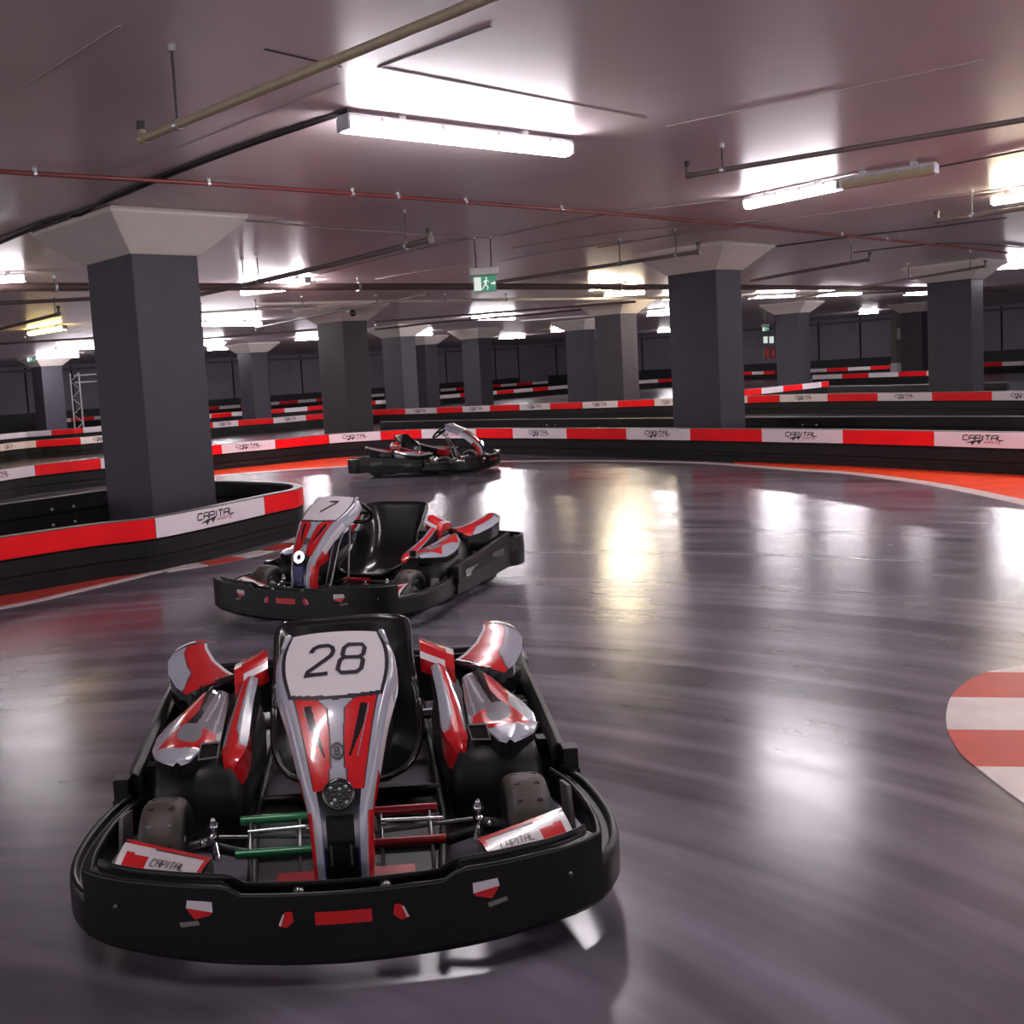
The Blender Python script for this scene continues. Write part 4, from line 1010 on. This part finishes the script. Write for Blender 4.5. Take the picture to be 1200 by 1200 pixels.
def kart(label, number, lit):
    t = thing('racing_kart', label, 'kart', (0, 0, 0), 0, 'electric racing karts')
    front_bumper(t); front_panel(t)
    for sg in (-1, 1): sidestuff(t, sg); fender(t, sg)
    for sg in (-1, 1): wheel(t, sg*.525, .565, .135, .130, 'front_wheel')
    for sg in (-1, 1): wheel(t, sg*.545, 1.60, .142, .20, 'rear_wheel')
    # rear bumper
    RB = [(.690, 1.76), (.735, 1.84), (.735, 1.95), (.68, 2.03), (.50, 2.065), (.25, 2.075), (0, 2.078)]
    path = [(-x, y) for x, y in RB]+[(x, y) for x, y in reversed(RB[:-1])]
    path = [(p.x, p.y) for p in catmull([(x, y, 0) for x, y in path], 6)]; path = path[::-1]
    pr = [(0, .07), (-.004, .18), (0, .272), (.012, .28), (.024, .272), (.028, .25), (.05, .25), (.054, .266), (.064, .262), (.066, .09), (.05, .06)]
    MB().sweep(path, pr, 'black').build('rear_bumper', t, bevel=.003)
    # chassis
    mb = MB()
    for sg in (-1, 1): mb.tube([(sg*.24, .16, .09), (sg*.27, .45, .075), (sg*.30, .8, .065), (sg*.30, 1.3, .065), (sg*.29, 1.95, .09)], .016, 'satin', 8)
    for y in (.30, .62, 1.02, 1.55, 1.9): mb.tube([(-.30, y, .07), (.30, y, .07)], .015, 'satin', 8)
    for sg in (-1, 1):
        mb.tube([(sg*.27, .58, .075), (sg*.40, .565, .12)], .016, 'satin', 8); mb.tube([(sg*.30, 1.25, .07), (sg*.66, 1.25, .12), (sg*.68, 1.0, .15)], .013, 'satin', 8); mb.tube([(sg*.25, .2, .09), (sg*.60, .20, .13), (sg*.68, .32, .14)], .013, 'satin', 8)
    mb.build('frame', t)
    MB().box((0, .66, .052), (.58, .80, .008), 'satin').build('floor_tray', t)
    MB().tube([(-.62, 1.60, .142), (.62, 1.60, .142)], .020, 'steel', 10).build('rear_axle', t)
    # pedals: green on the left of the picture, red on the right
    for sg, m, nm, bits in ((-1, 'green', 'throttle_pedal', ((.205, .545, .200, .20), (.20, .43, .150, .22))), (1, 'redmetal', 'brake_pedal', ((.170, .545, .200, .19), (.170, .44, .150, .22)))):
        mb = MB()
        for x, y, z, w in bits: mb.tube([(sg*x-w/2, y, z), (sg*x+w/2, y, z)], .0135, m, 10)
        for dx in (-.07, .07): mb.tube([(sg*bits[0][0]+dx, bits[0][1], bits[0][2]), (sg*bits[1][0]+dx, bits[1][1], bits[1][2]), (sg*bits[1][0]+dx, .40, .07)], .006, 'steel', 6)
        mb.box((sg*.13, .27, .13), (.11, .10, .02), 'redmetal')
        o = mb.build(nm, t); o['label'] = ('green' if sg < 0 else 'dark red')+' tubular foot pedal'
        MB().tube([(sg*.28, .50, .185), (sg*.10, .50, .190)], .006, 'chrome', 8).lathe([(0, .009), (.014, .009)], (sg*.10, .495, .186), (sg*1, 0, 0), 'chrome', 8).build('pedal_rod', o)
    for sg in (-1, 1):
        mb = MB(); c = Vector((sg*.385, .545, .15))
        mb.tube([c+Vector((0, 0, -.06)), c+Vector((0, 0, .055))], .010, 'chrome', 10).lathe([(0, .017), (.014, .017), (.018, .010), (.03, .009)], c+Vector((0, 0, .035)), (0, 0, 1), 'chrome', 6)
        mb.lathe([(-.012, .0), (-.008, .012), (.0, .015), (.008, .012), (.012, 0)], c+Vector((-sg*.0, -.03, .02)), (0, 0, 1), 'chrome', 10).lathe([(-.010, .0), (-.006, .010), (.0, .012), (.006, .010), (.010, 0)], c+Vector((sg*.03, -.02, .0)), (0, 0, 1), 'chrome', 10)
        mb.tube([c+Vector((0, 0, -.01)), c+Vector((-sg*.02, -.075, -.03))], .010, 'chrome', 8).tube([c, c+Vector((sg*.075, 0, -.015))], .014, 'steel', 8)
        mb.build('steering_knuckle', t)
        MB().tube([c+Vector((-sg*.02, -.03, .02)), Vector((sg*.04, .50, .155))], .006, 'steel', 8).build('tie_rod', t)
    seat(t)
    sw = MB(); cw_, nw = Vector((0, .80, .60)), Vector((0, .62, .78)).normalized(); u = Vector((1, 0, 0)); w = nw.cross(u)
    ring = [cw_+u*math.cos(2*PI*k/32)*.145+w*math.sin(2*PI*k/32)*.145*(.82 if math.sin(2*PI*k/32) < -.6 else 1) for k in range(32)]
    sw.tube(ring, .0145, 'black', 10, closed=True)
    for a in (.2, PI-.2, PI*1.5): sw.tube([cw_-nw*.02, cw_+u*math.cos(a)*.14+w*math.sin(a)*.135], .011, 'satin', 8)
    sw.lathe([(-.03, .03), (0, .035), (.006, .03), (.008, 0)], cw_-nw*.01, nw, 'satin', 16)
    st = sw.build('steering_wheel', t)
    MB().tube([cw_-nw*.02, Vector((0, .62, .40)), Vector((0, .47, .12))], .011, 'steel', 8).tube([Vector((.05, .70, .52)), Vector((.09, .55, .08))], .006, 'steel', 8).tube([Vector((-.05, .70, .52)), Vector((-.09, .55, .08))], .006, 'steel', 8).build('steering_column', t)
    mb = MB().box((0, 1.80, .20), (.34, .24, .20), 'satin').box((0, 1.80, .31), (.26, .18, .03), 'gloss_black'); mb.build('motor_housing', t, bevel=.015)
    f = fairing(t); emblem(f); headlight(f, lit)
    if number: number_on(f, number)
    return t
def strip_child(t, names):
    for o in list(t.children):
        for c in list(o.children):
            if c.name.split('.')[0] in names:
                for g in list(c.children): bpy.data.objects.remove(g)
                bpy.data.objects.remove(c)
def fairing_of(t): return [o for o in t.children if o.name.split('.')[0] == 'steering_fairing'][0]
k28 = kart('racing kart number 28 nearest to the camera, black bumpers, red white and grey bodywork', '28', False)
k28.location = (-.165, 2.48, 0); k28.rotation_euler = (0, 0, math.radians(1.0))
def second(label, loc, deg, number):
    k = copy_tree(k28); k['label'] = label
    strip_child(k, ('race_number', 'headlight', 'headlight_bracket'))
    f = fairing_of(k); headlight(f, True)
    if number: number_on(f, number)
    k.location = (*loc, 0); k.rotation_euler = (0, 0, math.radians(deg)); return k
k7 = second('racing kart number 7 with a lit headlight, halfway along between the other two karts', (-.623, 6.277), -28.8, '7')
k3 = second('farthest racing kart, seen from its side against the long main barrier', (1.60, 15.62), 65, None)

# ------------------------------------------------------------------ world and view
w = bpy.data.worlds.new('world'); sc.world = w; w.use_nodes = True
w.node_tree.nodes['Background'].inputs[0].default_value = (1, .92, 1, 1); w.node_tree.nodes['Background'].inputs[1].default_value = 1.45
vs = sc.view_settings; vs.view_transform = 'Standard'; vs.look = 'None'; vs.exposure = 0.58; vs.gamma = 1; vs.use_curve_mapping = False
sc.cycles.use_denoising = True
sc.cycles.max_bounces = 8; sc.cycles.diffuse_bounces = 4; sc.cycles.glossy_bounces = 4
sc.cycles.sample_clamp_indirect = 8
